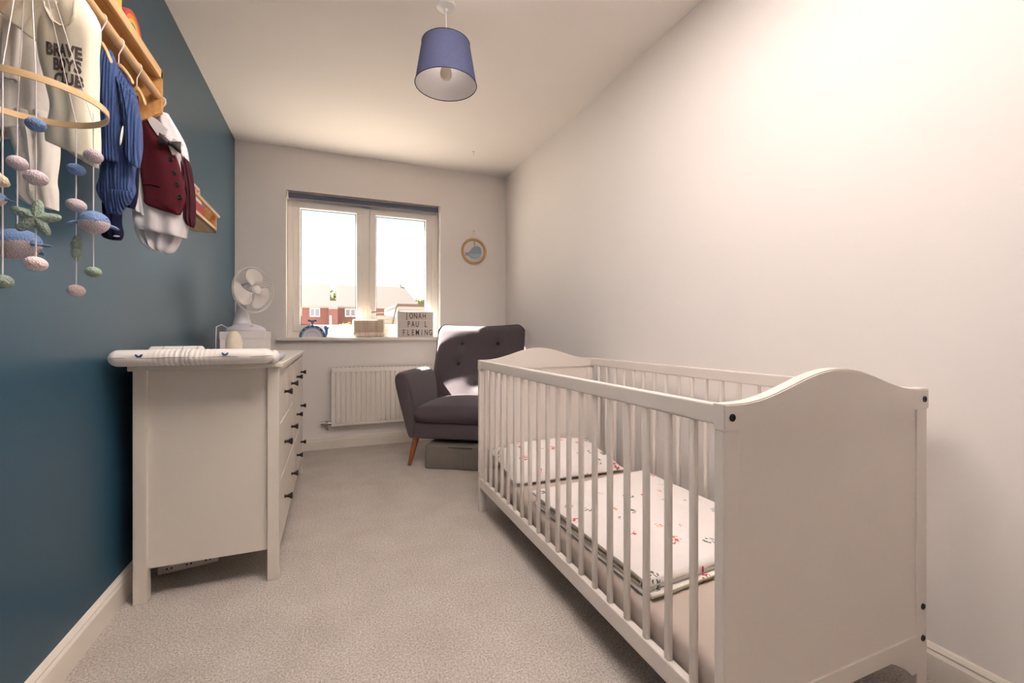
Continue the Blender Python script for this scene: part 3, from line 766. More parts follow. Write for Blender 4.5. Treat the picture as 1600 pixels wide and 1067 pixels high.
# storage bag under the chair
bc = Vector((.664, 3.44, 0)) + ax * .30 + bx_ * .20
t = Thing('storage_bag', bc, 'grey zipped fabric storage bag pushed under the armchair', 'storage bag', rz=CHA, local=True)
b = NB(); box(b, -.30, .30, -.2, .17, .001, .185, .012, 3)
bmesh.ops.subdivide_edges(b, edges=[e_ for e_ in b.edges if e_.calc_length() > .1], cuts=10, use_grid_fill=True)
for v in b.verts:
    k = noise.noise(v.co * 9) * .006; v.co.y += k
    if v.co.z > .02: v.co.z += min(0, k)
t.part('bag_body', b, 'bag', smooth=60)
t.part('handle_strap', box(NB(), -.02, .01, -.212, -.2, .03, .15, .003), 'bag')
t.part('label_strip', box(NB(), -.11, .08, -.207, -.2, .168, .176, .001), 'bag_label')

# ------------------------------------------------------------------ pendant lamp
LX, LY = .523, 2.166
t = Thing('pendant_lamp', (LX, LY, 2.29), 'navy tapered drum pendant lampshade hanging from the ceiling', 'ceiling lamp')
ML = Matrix.Translation((LX, LY, 0))
b = NB(); lathe(b, [(.048, CE), (.05, CE - .01), (.046, CE - .026), (.03, CE - .032), (.012, CE - .036), (.008, CE - .05), (0, CE - .05)], 24, ML); t.part('ceiling_rose', b, 'plastic', smooth=40)
b = NB(); tube(b, [(LX, LY, CE - .045), (LX, LY, 2.43)], .0032, 8); t.part('cord', b, 'plastic', smooth=60)
b = NB(); lathe(b, [(0, 2.44), (.012, 2.44), (.02, 2.43), (.02, 2.39), (0, 2.388)], 16, ML); t.part('bulb_holder', b, 'plastic', smooth=40)
b = NB(); lathe(b, [(0, 2.312), (.016, 2.315), (.027, 2.328), (.03, 2.345), (.026, 2.365), (.016, 2.385), (.014, 2.395), (0, 2.396)], 24, ML); t.part('bulb', b, 'egg', smooth=60)
zt, zb2, rt, rb = 2.492, 2.288, .118, .152
b = NB(); r1 = [(LX + rb * math.cos(a), LY + rb * math.sin(a), zb2) for a in (2 * math.pi * k / 64 for k in range(64))]; r2 = [(LX + rt * math.cos(a), LY + rt * math.sin(a), zt) for a in (2 * math.pi * k / 64 for k in range(64))]
loft(b, [r1, r2], caps=False); sh = t.part('shade', b, 'navy_shade', smooth=60)
b = NB(); r1 = [(LX + (rb - .002) * math.cos(a), LY + (rb - .002) * math.sin(a), zb2 + .001) for a in (2 * math.pi * k / 64 for k in range(64))]; r2 = [(LX + (rt - .002) * math.cos(a), LY + (rt - .002) * math.sin(a), zt - .001) for a in (2 * math.pi * k / 64 for k in range(64))]
loft(b, [r1, r2], caps=False); t.part('lining', b, 'shade_in', sh, smooth=60)
for r, z in ((rb, zb2), (rt, zt)):
    b = NB(); tube(b, [(LX + r * math.cos(a), LY + r * math.sin(a), z) for a in (2 * math.pi * k / 64 for k in range(65))], .0022, 6, False); t.part('rim_wire', b, 'shade_edge', sh, smooth=60)
b = NB()
for k in range(3):
    a = 2 * math.pi * k / 3 + .4; tube(b, [(LX + .02 * math.cos(a), LY + .02 * math.sin(a), 2.425), (LX + (rt - .003) * math.cos(a), LY + (rt - .003) * math.sin(a), zt - .004)], .0014, 6)
t.part('carrier', b, 'plastic', sh, smooth=60)
# ceiling hook
t = Thing('ceiling_hook', (1.184, 3.849, CE), 'tiny white hook in the ceiling near the window', 'hook')
b = NB(); lathe(b, [(.014, CE), (.013, CE - .005), (.006, CE - .008), (0, CE - .008)], 16, Matrix.Translation((1.184, 3.849, 0))); t.part('plate', b, 'plastic', smooth=40)
b = NB(); tube(b, [(1.184, 3.849, CE - .006), (1.184, 3.849, CE - .018), (1.192, 3.849, CE - .027), (1.184, 3.849, CE - .034), (1.176, 3.849, CE - .028)], .0022, 8); t.part('hook_wire', b, 'plastic', smooth=60)

# ------------------------------------------------------------------ wall ring with whale
rc = Vector((1.344, BW - .008, 1.894))
t = Thing('whale_wall_hanging', rc, 'round rattan ring with a blue-grey whale hanging beside the window', 'wall decoration')
b = NB(); tube(b, [(rc.x + .122 * math.cos(a), rc.y - .006, rc.z + .122 * math.sin(a)) for a in (2 * math.pi * k / 56 for k in range(57))], .0125, 10, False); t.part('ring', b, 'ring_rope', smooth=60)
b = NB(); tube(b, [(rc.x - .045, rc.y - .004, rc.z + .116), (rc.x, rc.y + .002, rc.z + .205), (rc.x + .045, rc.y - .004, rc.z + .116)], .0018, 6); t.part('hanging_string', b, 'string')
b = NB(); tube(b, [(rc.x, BW, rc.z + .205), (rc.x, BW - .018, rc.z + .207)], .004, 8); t.part('nail', b, 'chrome', smooth=40)
b = NB(); tube(b, [(rc.x + .005, rc.y - .004, rc.z + .11), (rc.x + .005, rc.y - .004, rc.z + .055)], .002, 6); t.part('whale_cord', b, 'string')
b = NB()
for i in range(4): ell(b, (rc.x + .005, rc.y - .004, rc.z + .1 - i * .012), .005, .005, .006, 8, 6)
t.part('beads', b, 'gold', smooth=60)
wp = [(.075, -.03), (.08, .0), (.072, .035), (.045, .056), (.01, .055), (-.02, .03), (-.045, -.005), (-.07, -.02), (-.095, -.015), (-.088, -.03), (-.095, -.05), (-.07, -.042), (-.05, -.05), (-.02, -.068), (.03, -.068), (.06, -.055)]
b = NB(); prism(b, [(rc.x + p[0], rc.z + p[1]) for p in wp], 'y', rc.y - .008, rc.y - .001); wh = t.part('whale', b, 'whale_grey')
bp_ = [(.072, -.034), (.066, -.05), (.03, -.066), (-.02, -.066), (-.05, -.049), (-.045, -.03), (0, -.028), (.04, -.02)]
b = NB(); prism(b, [(rc.x + p[0], rc.z + p[1]) for p in bp_], 'y', rc.y - .0095, rc.y - .0075); t.part('belly', b, 'whale_teal', wh)

# ------------------------------------------------------------------ things on the sill
SZ = 1.016
# rainbow whale stacking toy
wc = Vector((-.165, BW - .005, SZ))
t = Thing('whale_stacking_toy', wc, 'blue wooden whale stacking toy of nested arches on the window sill', 'toy')
def arch(r0, r1, d, cx_, cz_, name, m, yoff=0, a0=0, a1=math.pi):
    poly = [(cx_ + r1 * math.cos(a0 + (a1 - a0) * k / 20), cz_ + r1 * math.sin(a0 + (a1 - a0) * k / 20)) for k in range(21)]
    if r0 > 0: poly += [(cx_ + r0 * math.cos(a1 + (a0 - a1) * k / 20), cz_ + r0 * math.sin(a1 + (a0 - a1) * k / 20)) for k in range(21)]
    b = NB(); v0 = len(poly)
    prism(b, poly, 'y', wc.y - d / 2 + yoff, wc.y + d / 2 + yoff)
    return t.part(name, b, m)
for r0, r1, m_ in ((.088, .108, 'toy_navy'), (.076, .087, 'toy_grey'), (.062, .075, 'toy_white'), (.046, .061, 'toy_lilac'), (.0, .045, 'toy_white')):
    arch(r0, r1, .05, wc.x - .005, SZ, 'arch_piece', m_)
b = NB(); prism(b, [(wc.x + p[0], SZ + p[1]) for p in ((.085, 0), (.108, 0), (.122, .03), (.124, .07), (.135, .092), (.118, .09), (.108, .105), (.096, .1), (.09, .085), (.1, .06), (.1, .03))], 'y', wc.y - .025, wc.y + .025); t.part('tail', b, 'toy_blue')
b = NB(); prism(b, [(wc.x - .005 + p[0], SZ + p[1]) for p in ((-.008, .107), (.008, .107), (.008, .125), (.014, .138), (.03, .142), (.03, .158), (.012, .156), (0, .148), (-.012, .156), (-.03, .158), (-.03, .142), (-.014, .138), (-.008, .125))], 'y', wc.y - .02, wc.y + .02); sp_ = t.part('water_spout', b, 'toy_blue')
for q in (-.03, .03):
    b = NB(); ell(b, (wc.x - .005 + q, wc.y - .021, SZ + .148), .007, .004, .009, 10, 8); t.part('drop', b, 'toy_navy', sp_, smooth=60)
for k in range(6):
    a = .5 + k * .42
    b = NB(); ell(b, (wc.x - .005 + .098 * math.cos(a), wc.y - .0255, SZ + .098 * math.sin(a)), .0045, .002, .0045, 8, 6); t.part('dot', b, 'toy_white', smooth=60)
# reed box
t = Thing('reeded_box', (.312, BW, SZ), 'pale box with vertical ribs between the toy whale and the lettered sign', 'box')
t.part('box_body', box(NB(), .172, .452, BW - .035, BW + .055, SZ, SZ + .165, .01, 3), 'reed', smooth=40)
src = None
for i in range(26):
    b = NB(); tube(b, [(.182 + i * .0104, BW - .036, SZ + .05), (.182 + i * .0104, BW - .036, SZ + .158)], .004, 6); t.part('rib', b, 'reed', smooth=60)
t.part('band', box(NB(), .17, .454, BW - .043, BW + .057, SZ + .002, SZ + .048, .008, 2), 'reed', smooth=40)
for i in range(9): t.part('stud', box(NB(), .2 + i * .028, .206 + i * .028, BW - .0445, BW - .042, SZ + .043, SZ + .0465), 'seam')
# lettered light box
lx0, lx1, ly0, ly1 = .577, .925, BW - .012, BW + .032
t = Thing('letter_light_box', (.75, BW + .01, SZ), 'white light box with three rows of black letters on the window sill', 'sign')
b = box(NB(), lx0, lx1, ly0 + .004, ly1, SZ, SZ + .252, .006, 3); body = t.part('case', b, 'plastic', smooth=40)
rowh = .078
for r, s in enumerate(('JONAH', 'PAU L', 'FLEMING')):
    z1 = SZ + .242 - r * (rowh + .003); z0 = z1 - rowh
    pn = t.part('letter_panel', box(NB(), lx0 + .008, lx1 - .008, ly0, ly0 + .006, z0, z1, .001), 'sign_panel')
    if r: t.part('rail', box(NB(), lx0 + .004, lx1 - .004, ly0 - .004, ly0 + .004, z1 - .001, z1 + .004, .001), 'plastic')
    widths = {'JONAH': .042, 'PAU L': .041, 'FLEMING': .0435}
    xs = {'JONAH': .665, 'PAU L': .683, 'FLEMING': .636}
    for i, ch in enumerate(s):
        if ch == ' ': continue
        tb = text_bm(ch, .078, .0008, .0006)
        tb.transform(Matrix.Translation((xs[s] + i * widths[s], ly0 - .001, (z0 + z1) / 2)) @ RX90 @ Matrix.Diagonal((.62, 1, 1, 1)))
        t.part('letter', tb, 'letter', pn)

# ------------------------------------------------------------------ wooden wall shelf with hanging rail
SHX, SHY1, SHY0 = -.60, 2.035, .95
RLX, RLZ = -.605, 1.935
t = Thing('wall_shelf', (-.69, 1.5, 1.9), 'pine wall shelf with a round hanging rail full of baby clothes', 'shelf')
t.part('shelf_board', box(NB(), LW, SHX, SHY0, SHY1, 2.004, 2.022, .002), 'pine')
t.part('front_lip', box(NB(), SHX - .004, SHX + .008, SHY0, SHY1, 2.0, 2.034, .002), 'pine_light')
t.part('back_rail', box(NB(), LW, LW + .014, SHY0, SHY1, 1.80, 1.90, .002), 'pine')
for y0 in (SHY1 - .018, SHY0):
    b = NB(); prism(b, [(LW, 1.79), (LW + .06, 1.79), (SHX + .008, 1.875), (SHX + .008, 2.035), (LW, 2.035)], 'y', y0, y0 + .018); t.part('end_panel', b, 'pine')
b = NB(); tube(b, [(RLX, SHY0 - .02, RLZ), (RLX, 2.075, RLZ)], .0135, 18); t.part('hanging_rail', b, 'pine_light', smooth=40)

# toys on the shelf
def rainbow(y, sc, cols_, label):
    tt = Thing('rainbow_toy', (-.622, y, 2.022), label, 'toy', rz=math.pi / 2, local=True)
    r = .085 * sc
    for i, c_ in enumerate(cols_):
        r1 = r - i * .0145 * sc; r0 = r1 - .0135 * sc if i < len(cols_) - 1 else 0
        b = NB(); po = [(r1 * math.cos(math.pi * k / 18), r1 * math.sin(math.pi * k / 18)) for k in range(19)]
        if r0: po += [(r0 * math.cos(math.pi * (18 - k) / 18), r0 * math.sin(math.pi * (18 - k) / 18)) for k in range(19)]
        prism(b, po, 'y', -.02, .02); tt.part('arch_piece', b, c_)
rainbow(1.80, .86, ['toy_red', 'toy_orange', 'toy_yellow', 'toy_green', 'toy_blue'], 'small rainbow stacking toy on the end of the pine shelf')
t = Thing('stacking_block', (-.625, 1.635, 2.022), 'tall yellow and orange stacked arch block on the pine shelf', 'toy', rz=math.pi / 2, local=True)
b = NB(); r1 = .08; po = [(r1 * math.cos(math.pi * k / 18), .09 + r1 * math.sin(math.pi * k / 18)) for k in range(19)] + [(-.08, 0), (-.045, 0)] + [(.045 * math.cos(math.pi * (18 - k) / 18), .09 + .045 * math.sin(math.pi * (18 - k) / 18)) for k in range(19)] + [(.045, 0), (.08, 0)]
prism(b, po, 'y', -.022, .022); t.part('outer_arch', b, 'toy_yellow')
b = NB(); po = [(.044 * math.cos(math.pi * k / 18), .09 + .044 * math.sin(math.pi * k / 18)) for k in range(19)] + [(-.044, 0), (.044, 0)]
prism(b, po, 'y', -.022, .022); t.part('inner_arch', b, 'toy_red')
t = Thing('shelf_ball', (-.63, 1.94, 2.022), 'small pale blue ball at the end of the pine shelf', 'toy')
b = NB(); ell(b, (-.63, 1.94, 2.046), .024, .024, .024); t.part('ball', b, 'blue_wool', smooth=80)
b = NB(); tube(b, [(-.63 + .0243 * math.cos(a), 1.94, 2.046 + .0243 * math.sin(a)) for a in (2 * math.pi * k / 24 for k in range(25))], .001, 6, False); t.part('stitching', b, 'string', smooth=60)

# ------------------------------------------------------------------ garments and hangers
def hanger(y, label, wood=True, k=-.4, w=.10, drop=.085):
    """hanger with a wire hook on the rail; arms run along (1,k)"""
    th = Thing('clothes_hanger', (RLX, y, RLZ - .1), label, 'hanger', 'hangers on the pine rail')
    d = Vector((1, k, 0)).normalized(); p = Vector((RLX, y, 0)); rr = .0165
    hk = [p + d * (rr * math.cos(a)) + Vector((0, 0, RLZ + rr * math.sin(a))) for a in (math.pi * (-.15 + 1.2 * i / 12) for i in range(13))][::-1]
    hk = [p + d * (-rr * .9) + Vector((0, 0, RLZ - .008))] + hk + [p + Vector((0, 0, RLZ - .035)), p + Vector((0, 0, RLZ - .075))]
    b = NB(); tube(b, hk, .0016, 6); th.part('hook', b, 'string', smooth=60)
    zc = RLZ - .07; rings = []
    for i in range(13):
        f = 2 * i / 12 - 1; hh = .011 - .004 * abs(f)
        c = p + d * (f * w) + Vector((0, 0, zc - drop * .55 * abs(f) ** 1.5))
        nrm = Vector((-d.y, d.x, 0))
        rings.append([c + nrm * (.0055 * math.cos(a)) + Vector((0, 0, hh * math.sin(a))) for a in (2 * math.pi * q / 10 for q in range(10))])
    th.part('shoulder_bar', loft(NB(), rings), 'pine_light' if wood else 'plastic', smooth=60)
    return th

def cloth(rows, P, k, thick=.02, fold=.006, ff=5.0, seed=0, n=36, sub=6, bend=0.0):
    """lofted soft tube; each row = (xl, yl, xr, yr[, thickness factor]) as photo coords on the plane P,(1,k)"""
    R = []
    for r in rows:
        a = atP(r[0], r[1], P, k); c = atP(r[2], r[3], P, k); R.append((a, c, r[4] if len(r) > 4 else 1.0))
    nrm = Vector((k, -1, 0)).normalized()     # towards the viewer
    rings = []
    def cat(i, f):
        q = [R[max(0, min(len(R) - 1, i + o_))] for o_ in (-1, 0, 1, 2)]
        def cr(a, b_, c_, d_): return .5 * ((2 * b_) + (c_ - a) * f + (2 * a - 5 * b_ + 4 * c_ - d_) * f * f + (3 * b_ - a - 3 * c_ + d_) * f ** 3)
        return cr(*[x[0] for x in q]), cr(*[x[1] for x in q]), cr(*[x[2] for x in q])
    steps = [(i, j / sub) for i in range(len(R) - 1) for j in range(sub)] + [(len(R) - 2, 1.0)]
    for si, (i, f) in enumerate(steps):
        a, c, tf = cat(i, f); mid = (a + c) / 2; half = (c - a) / 2
        ring = []
        for q in range(n):
            an = 2 * math.pi * q / n; s = math.cos(an); h = math.sin(an)
            hh = math.copysign(abs(h) ** .6, h)
            wv = fold * math.sin(s * ff * 2 + seed + .6 * noise.noise((si * .12, s * 2, seed))) * (1 - s * s) + fold * .8 * noise.noise((s * 3, si * .15, seed + 7))
            ring.append(mid + half * s + nrm * (thick * tf * hh * .5 + wv - bend * s * s * (1 if s > 0 else .2)))
        rings.append(ring)
    return rings
def garment_part(t, name, rows, P, k, m, parent=None, caps=False, **kw):
    b = loft(NB(), cloth(rows, P, k, **kw), caps=caps)
    o = t.part(name, b, m, parent, smooth=80); solid(o, .0025, 0); return o

# positions along the rail
Y_BABY, Y_TEE, Y_CARD, Y_NAVY, Y_WAIST = 1.47, 1.37, 1.70, 1.835, 2.062
for y, lb, wd in ((Y_TEE, 'wooden hanger inside the cream slogan top', True), (Y_BABY, 'wooden hanger holding the off-white sleepsuit', True), (1.588, 'wooden hanger hooked on between the slogan top and the blue cardigan', True),
                  (Y_CARD, 'wooden hanger inside the denim blue rib knit cardigan', True), (Y_NAVY, 'pale wooden hanger behind the blue cardigan carrying navy leggings', True), (Y_WAIST, 'white hanger inside the burgundy waistcoat and shirt', False)):
    hanger(y, lb, wd, w=.028 if y in (1.588, Y_NAVY) else .042)

# off-white sleepsuit
P = (-.69, Y_BABY, 1.6); k = 0.0
t = Thing('sleepsuit', (-.69, Y_BABY, 1.7), 'off-white baby sleepsuit hanging behind the wooden mobile hoop', 'sleepsuit')
garment_part(t, 'body', [(-30, 0, 60, 10, .6), (-55, 50, 72, 50), (-60, 110, 78, 110), (-60, 180, 84, 170), (-60, 215, 90, 200)], P, k, 'offwhite', thick=.05, fold=.007, seed=1)
garment_part(t, 'leg', [(0, 178, 88, 180), (18, 215, 90, 215), (30, 250, 88, 255), (33, 280, 86, 285), (30, 305, 88, 300), (44, 318, 88, 328, .7)], P, k, 'offwhite', thick=.055, fold=.006, seed=2, caps=True)
garment_part(t, 'leg', [(-75, 180, 10, 185), (-85, 230, -10, 235), (-90, 290, -30, 300, .7)], P, k, 'offwhite', thick=.05, fold=.006, seed=3, caps=True)
garment_part(t, 'sleeve', [(-20, 20, 30, 30, .7), (-25, 70, 32, 72), (-28, 120, 25, 125, .8)], (P[0], P[1] - .035, 0), k, 'offwhite', thick=.035, fold=.005, seed=4)

# cream slogan top
P = (-.60, Y_TEE, 1.6); k = -.45
t = Thing('slogan_top', (-.60, Y_TEE, 1.6), 'cream baby top printed with a dark grey three line slogan', 'baby top')
rows = [(56, -18, 118, -22, .5), (50, 5, 138, 15, .8), (62, 45, 150, 45), (68, 90, 148, 92), (78, 130, 147, 135), (88, 170, 148, 180), (80, 205, 150, 215), (78, 222, 150, 255, .9)]
o = garment_part(t, 'body', rows, P, k, 'cream', thick=.055, fold=.0032, ff=3.2, seed=11, n=44)
tee = o
garment_part(t, 'sleeve', [(66, -16, 100, 10, .8), (30, -2, 74, 40), (8, 20, 62, 68, 1.1)], (P[0], P[1] - .012, 0), k, 'cream', thick=.05, fold=.004, seed=12)
garment_part(t, 'sleeve', [(120, -12, 132, 12, .8), (132, 5, 150, 40), (142, 40, 151, 62, .8)], (P[0], P[1] + .03, 0), k, 'cream', thick=.03, fold=.003, seed=13)
garment_part(t, 'hem_fold', [(92, 192, 150, 205), (100, 215, 150, 235), (112, 238, 150, 262, .8)], (P[0], P[1] + .02, 0), k, 'cream', thick=.04, fold=.006, seed=14)
# neckline band
b = NB(); pts = [atP(x_, y_, (P[0], P[1] - .03, 0), k) for x_, y_ in ((66, -10), (72, 14), (82, 32), (96, 41), (108, 40), (116, 24), (118, -8))]
tube(b, pts, .0035, 6); t.part('neck_band', b, 'cream', tee, smooth=60)
# the slogan, wrapped on the cloth front
dep = bpy.context.evaluated_depsgraph_get(); bpy.context.view_layer.update()
bmT = bmesh.new(); bmT.from_mesh(tee.data); bmT.transform(Matrix.Translation((-.60, Y_TEE, 1.6))); bvh = BVHTree.FromBMesh(bmT)
nrm = Vector((k, -1, 0)).normalized(); xd = Vector((1, k, 0)).normalized()
for s, x_, y_, sz, wsc in (('BRAVE', 118, 92, 24, .92), ('BOYS', 122, 114, 23, .92), ('CLUB', 124, 136, 23, .92)):
    c0 = atP(x_, y_, P, k); c1 = atP(x_, y_ + 10, P, k); u = (c0 - c1).length / 10
    tb = text_bm(s, sz * u * 1.06, .0, .0018, 1.05)
    bmesh.ops.triangulate(tb, faces=tb.faces); bmesh.ops.subdivide_edges(tb, edges=[e_ for e_ in tb.edges if e_.calc_length() > .006], cuts=2)
    missed = []
    for v in tb.verts:
        p = c0 + xd * (v.co.x * .70 * wsc) + Vector((0, 0, v.co.y - v.co.x * .10))
        h = bvh.ray_cast(p + nrm * .2, -nrm)
        v.co = (h[0] if h[0] else p) + nrm * .0026
        if not h[0]: missed.append(v)
    bmesh.ops.delete(tb, geom=missed, context='VERTS')
    t.part('slogan_print', tb, 'ink', tee)
bmT.free()

# denim blue rib cardigan
P = (-.605, Y_CARD, 1.6); k = -.4
t = Thing('knit_cardigan', (-.605, Y_CARD, 1.6), 'denim blue rib knit baby cardigan next to the slogan top', 'cardigan')
body = garment_part(t, 'body', [(150, 92, 186, 105, .5), (160, 130, 205, 140), (166, 190, 212, 185), (168, 240, 208, 235), (163, 280, 204, 278), (158, 300, 205, 298), (166, 318, 196, 318, .8)], P, k, 'denim_knit', thick=.06, fold=.006, seed=21)
garment_part(t, 'sleeve', [(146, 78, 172, 78, .6), (142, 105, 178, 105), (146, 160, 184, 165), (150, 210, 188, 215), (154, 245, 182, 255, .9)], (P[0], P[1] - .035, 0), k, 'denim_knit', thick=.05, fold=.005, seed=22)
garment_part(t, 'sleeve', [(178, 110, 206, 148, .6), (194, 160, 215, 185), (200, 210, 217, 232), (200, 245, 214, 262, .8)], (P[0], P[1] - .02, 0), k, 'denim_knit', thick=.04, fold=.005, seed=23)
b = NB(); tube(b, [atP(x_, y_, (P[0], P[1] - .028, 0), k) for x_, y_ in ((176, 105), (184, 130), (188, 150), (194, 152), (199, 148))], .005, 8); t.part('neck_band', b, 'denim_knit', body, smooth=60)
b = NB(); ell(b, atP(190, 212, (P[0], P[1] - .05, 0), k), .0028, .006, .03, 10, 10, Matrix.Rotation(.12, 4, 'Y')); t.part('stripe_motif', b, 'shirt', body, smooth=60)
garment_part(t, 'hem_turn_up', [(160, 300, 205, 300), (164, 312, 202, 310), (172, 334, 184, 334, .6)], (P[0], P[1] - .01, 0), k, 'denim_knit', body, thick=.045, fold=.004, seed=25)

# navy leggings
P = (-.61, Y_NAVY, 1.6)
t = Thing('navy_leggings', (-.61, Y_NAVY, 1.6), 'dark navy baby leggings with feet hanging below the blue cardigan', 'leggings')
garment_part(t, 'leg', [(172, 150, 206, 150, .6), (168, 230, 204, 230), (164, 300, 188, 305), (166, 350, 186, 345), (162, 368, 190, 366, .9), (172, 374, 186, 374, .5)], P, k, 'navy_cloth', thick=.045, fold=.005, seed=31, caps=True)
garment_part(t, 'leg', [(188, 150, 214, 150, .6), (190, 250, 214, 250), (192, 300, 212, 300), (194, 322, 208, 326, .6)], (P[0], P[1] + .01, 0), k, 'navy_cloth', thick=.04, fold=.005, seed=32, caps=True)
b = NB(); ell(b, atP(182, 369, (P[0], P[1] - .026, 0), k), .009, .003, .003, 8, 6); t.part('toe_print', b, 'shirt', smooth=60)

# white shirt with bow tie, waistcoat over it
P = (-.60, Y_WAIST, 1.6); k = -.25
t = Thing('white_shirt', (-.60, Y_WAIST, 1.6), 'white collared baby shirt with bow tie worn under the burgundy waistcoat', 'shirt')
body = garment_part(t, 'body', [(222, 176, 262, 178, .5), (206, 200, 288, 225), (204, 240, 296, 262), (202, 290, 300, 300), (208, 330, 296, 338), (212, 350, 290, 368), (218, 358, 288, 372, .8)], P, k, 'shirt', thick=.05, fold=.006, ff=4, seed=41, n=44)
garment_part(t, 'sleeve', [(210, 182, 228, 190, .6), (203, 230, 226, 235), (202, 290, 225, 300), (204, 322, 227, 338, .9)], (P[0], P[1] - .012, 0), k, 'shirt', thick=.04, fold=.005, seed=42)
garment_part(t, 'shirt_tail', [(218, 340, 282, 350), (212, 355, 284, 370), (222, 378, 272, 392), (236, 390, 264, 396, .6)], (P[0], P[1] + .02, 0), k, 'shirt', body, thick=.04, fold=.007, seed=43)
garment_part(t, 'shirt_tail', [(258, 350, 290, 350), (258, 372, 292, 372, .8)], (P[0], P[1] + .035, 0), k, 'shirt', body, thick=.03, fold=.006, ff=8, seed=44)
for sd, rr_ in (((228, 176), (262, 222)), ((252, 190), (286, 232))):
    pass
PC = (P[0], P[1] - .045, 0)
for pts in (((226, 176), (244, 186), (262, 202), (258, 210), (247, 212), (236, 196)), ((272, 216), (286, 226), (282, 236), (270, 242), (264, 228))):
    b = NB(); vs0 = [atP(x_, y_, PC, k) for x_, y_ in pts]; nn = Vector((k, -1, 0)).normalized()
    va = [b.verts.new(v + nn * .004) for v in vs0]; vb = [b.verts.new(v - nn * .004) for v in vs0]
    b.faces.new(va); b.faces.new(vb[::-1])
    for i in range(len(va)): b.faces.new((va[i], vb[i], vb[(i + 1) % len(va)], va[(i + 1) % len(va)]))
    bmesh.ops.recalc_face_normals(b, faces=b.faces)
    t.part('collar', b, 'shirt', body)
bt_ = Thing('bow_tie', atP(266, 224, PC, k), 'dark charcoal bow tie clipped on the white shirt collar', 'bow tie')
c_ = atP(266, 224, (P[0], P[1] - .056, 0), k)
for sgn in (-1, 1):
    rings = []
    for i in range(7):
        f = i / 6; h_ = .007 + .017 * f; th_ = .006 + .004 * math.sin(f * 3)
        cc = c_ + Vector((sgn * f * .033, 0, -sgn * f * .012))
        rings.append([cc + Vector((0, th_ * math.cos(a), h_ * math.sin(a))) for a in (2 * math.pi * q / 12 for q in range(12))])
    bt_.part('bow_wing', loft(NB(), rings), 'bow', smooth=60)
b = NB(); ell(b, c_, .008, .010, .009, 12, 8); bt_.part('knot', b, 'bow', smooth=60)

t = Thing('waistcoat', (-.60, Y_WAIST, 1.6), 'burgundy waistcoat with four buttons over a white shirt', 'waistcoat')
PW = (P[0], P[1] - .030, 0)
w_ = garment_part(t, 'left_front', [(208, 181, 232, 179, .5), (211, 205, 252, 208), (217, 240, 272, 240), (222, 275, 282, 268), (226, 305, 288, 295), (228, 318, 290, 312), (246, 326, 286, 322), (276, 335, 281, 335, .4)], PW, k, 'burgundy', thick=.03, fold=.002, ff=2, seed=51, n=40, caps=True)
garment_part(t, 'right_front', [(282, 232, 286, 236, .4), (284, 255, 296, 258), (287, 285, 301, 285), (288, 310, 304, 312), (288, 340, 304, 345), (294, 352, 302, 356, .5)], (P[0], P[1] - .005, 0), k, 'burgundy_dark', thick=.03, fold=.003, seed=52, caps=True)
bmT = bmesh.new(); bmT.from_mesh(w_.data); bmT.transform(Matrix.Translation((-.60, Y_WAIST, 1.6))); bvh = BVHTree.FromBMesh(bmT); nn = Vector((k, -1, 0)).normalized()
for x_, y_ in ((270, 251), (275, 272), (280, 290), (284, 309)):
    p = atP(x_, y_, PW, k); h = bvh.ray_cast(p + nn * .2, -nn); q = h[0] if h[0] else p
    b = NB(); lathe(b, [(0, .0045), (.004, .0035), (.0075, .005), (.009, .003), (.009, 0), (0, 0)], 16, Matrix.Translation(q) @ nn.to_track_quat('Z', 'Y').to_matrix().to_4x4())
    bo = t.part('button', b, 'button', w_, smooth=40)
pk = []
for x_, y_ in ((226, 290), (240, 290), (255, 294)):
    p = atP(x_, y_, PW, k); h = bvh.ray_cast(p + nn * .2, -nn); pk.append((h[0] if h[0] else p) + nn * .002)
b = NB(); tube(b, pk, .0022, 6); t.part('pocket_welt', b, 'burgundy_dark', w_, smooth=60)
bmT.free()

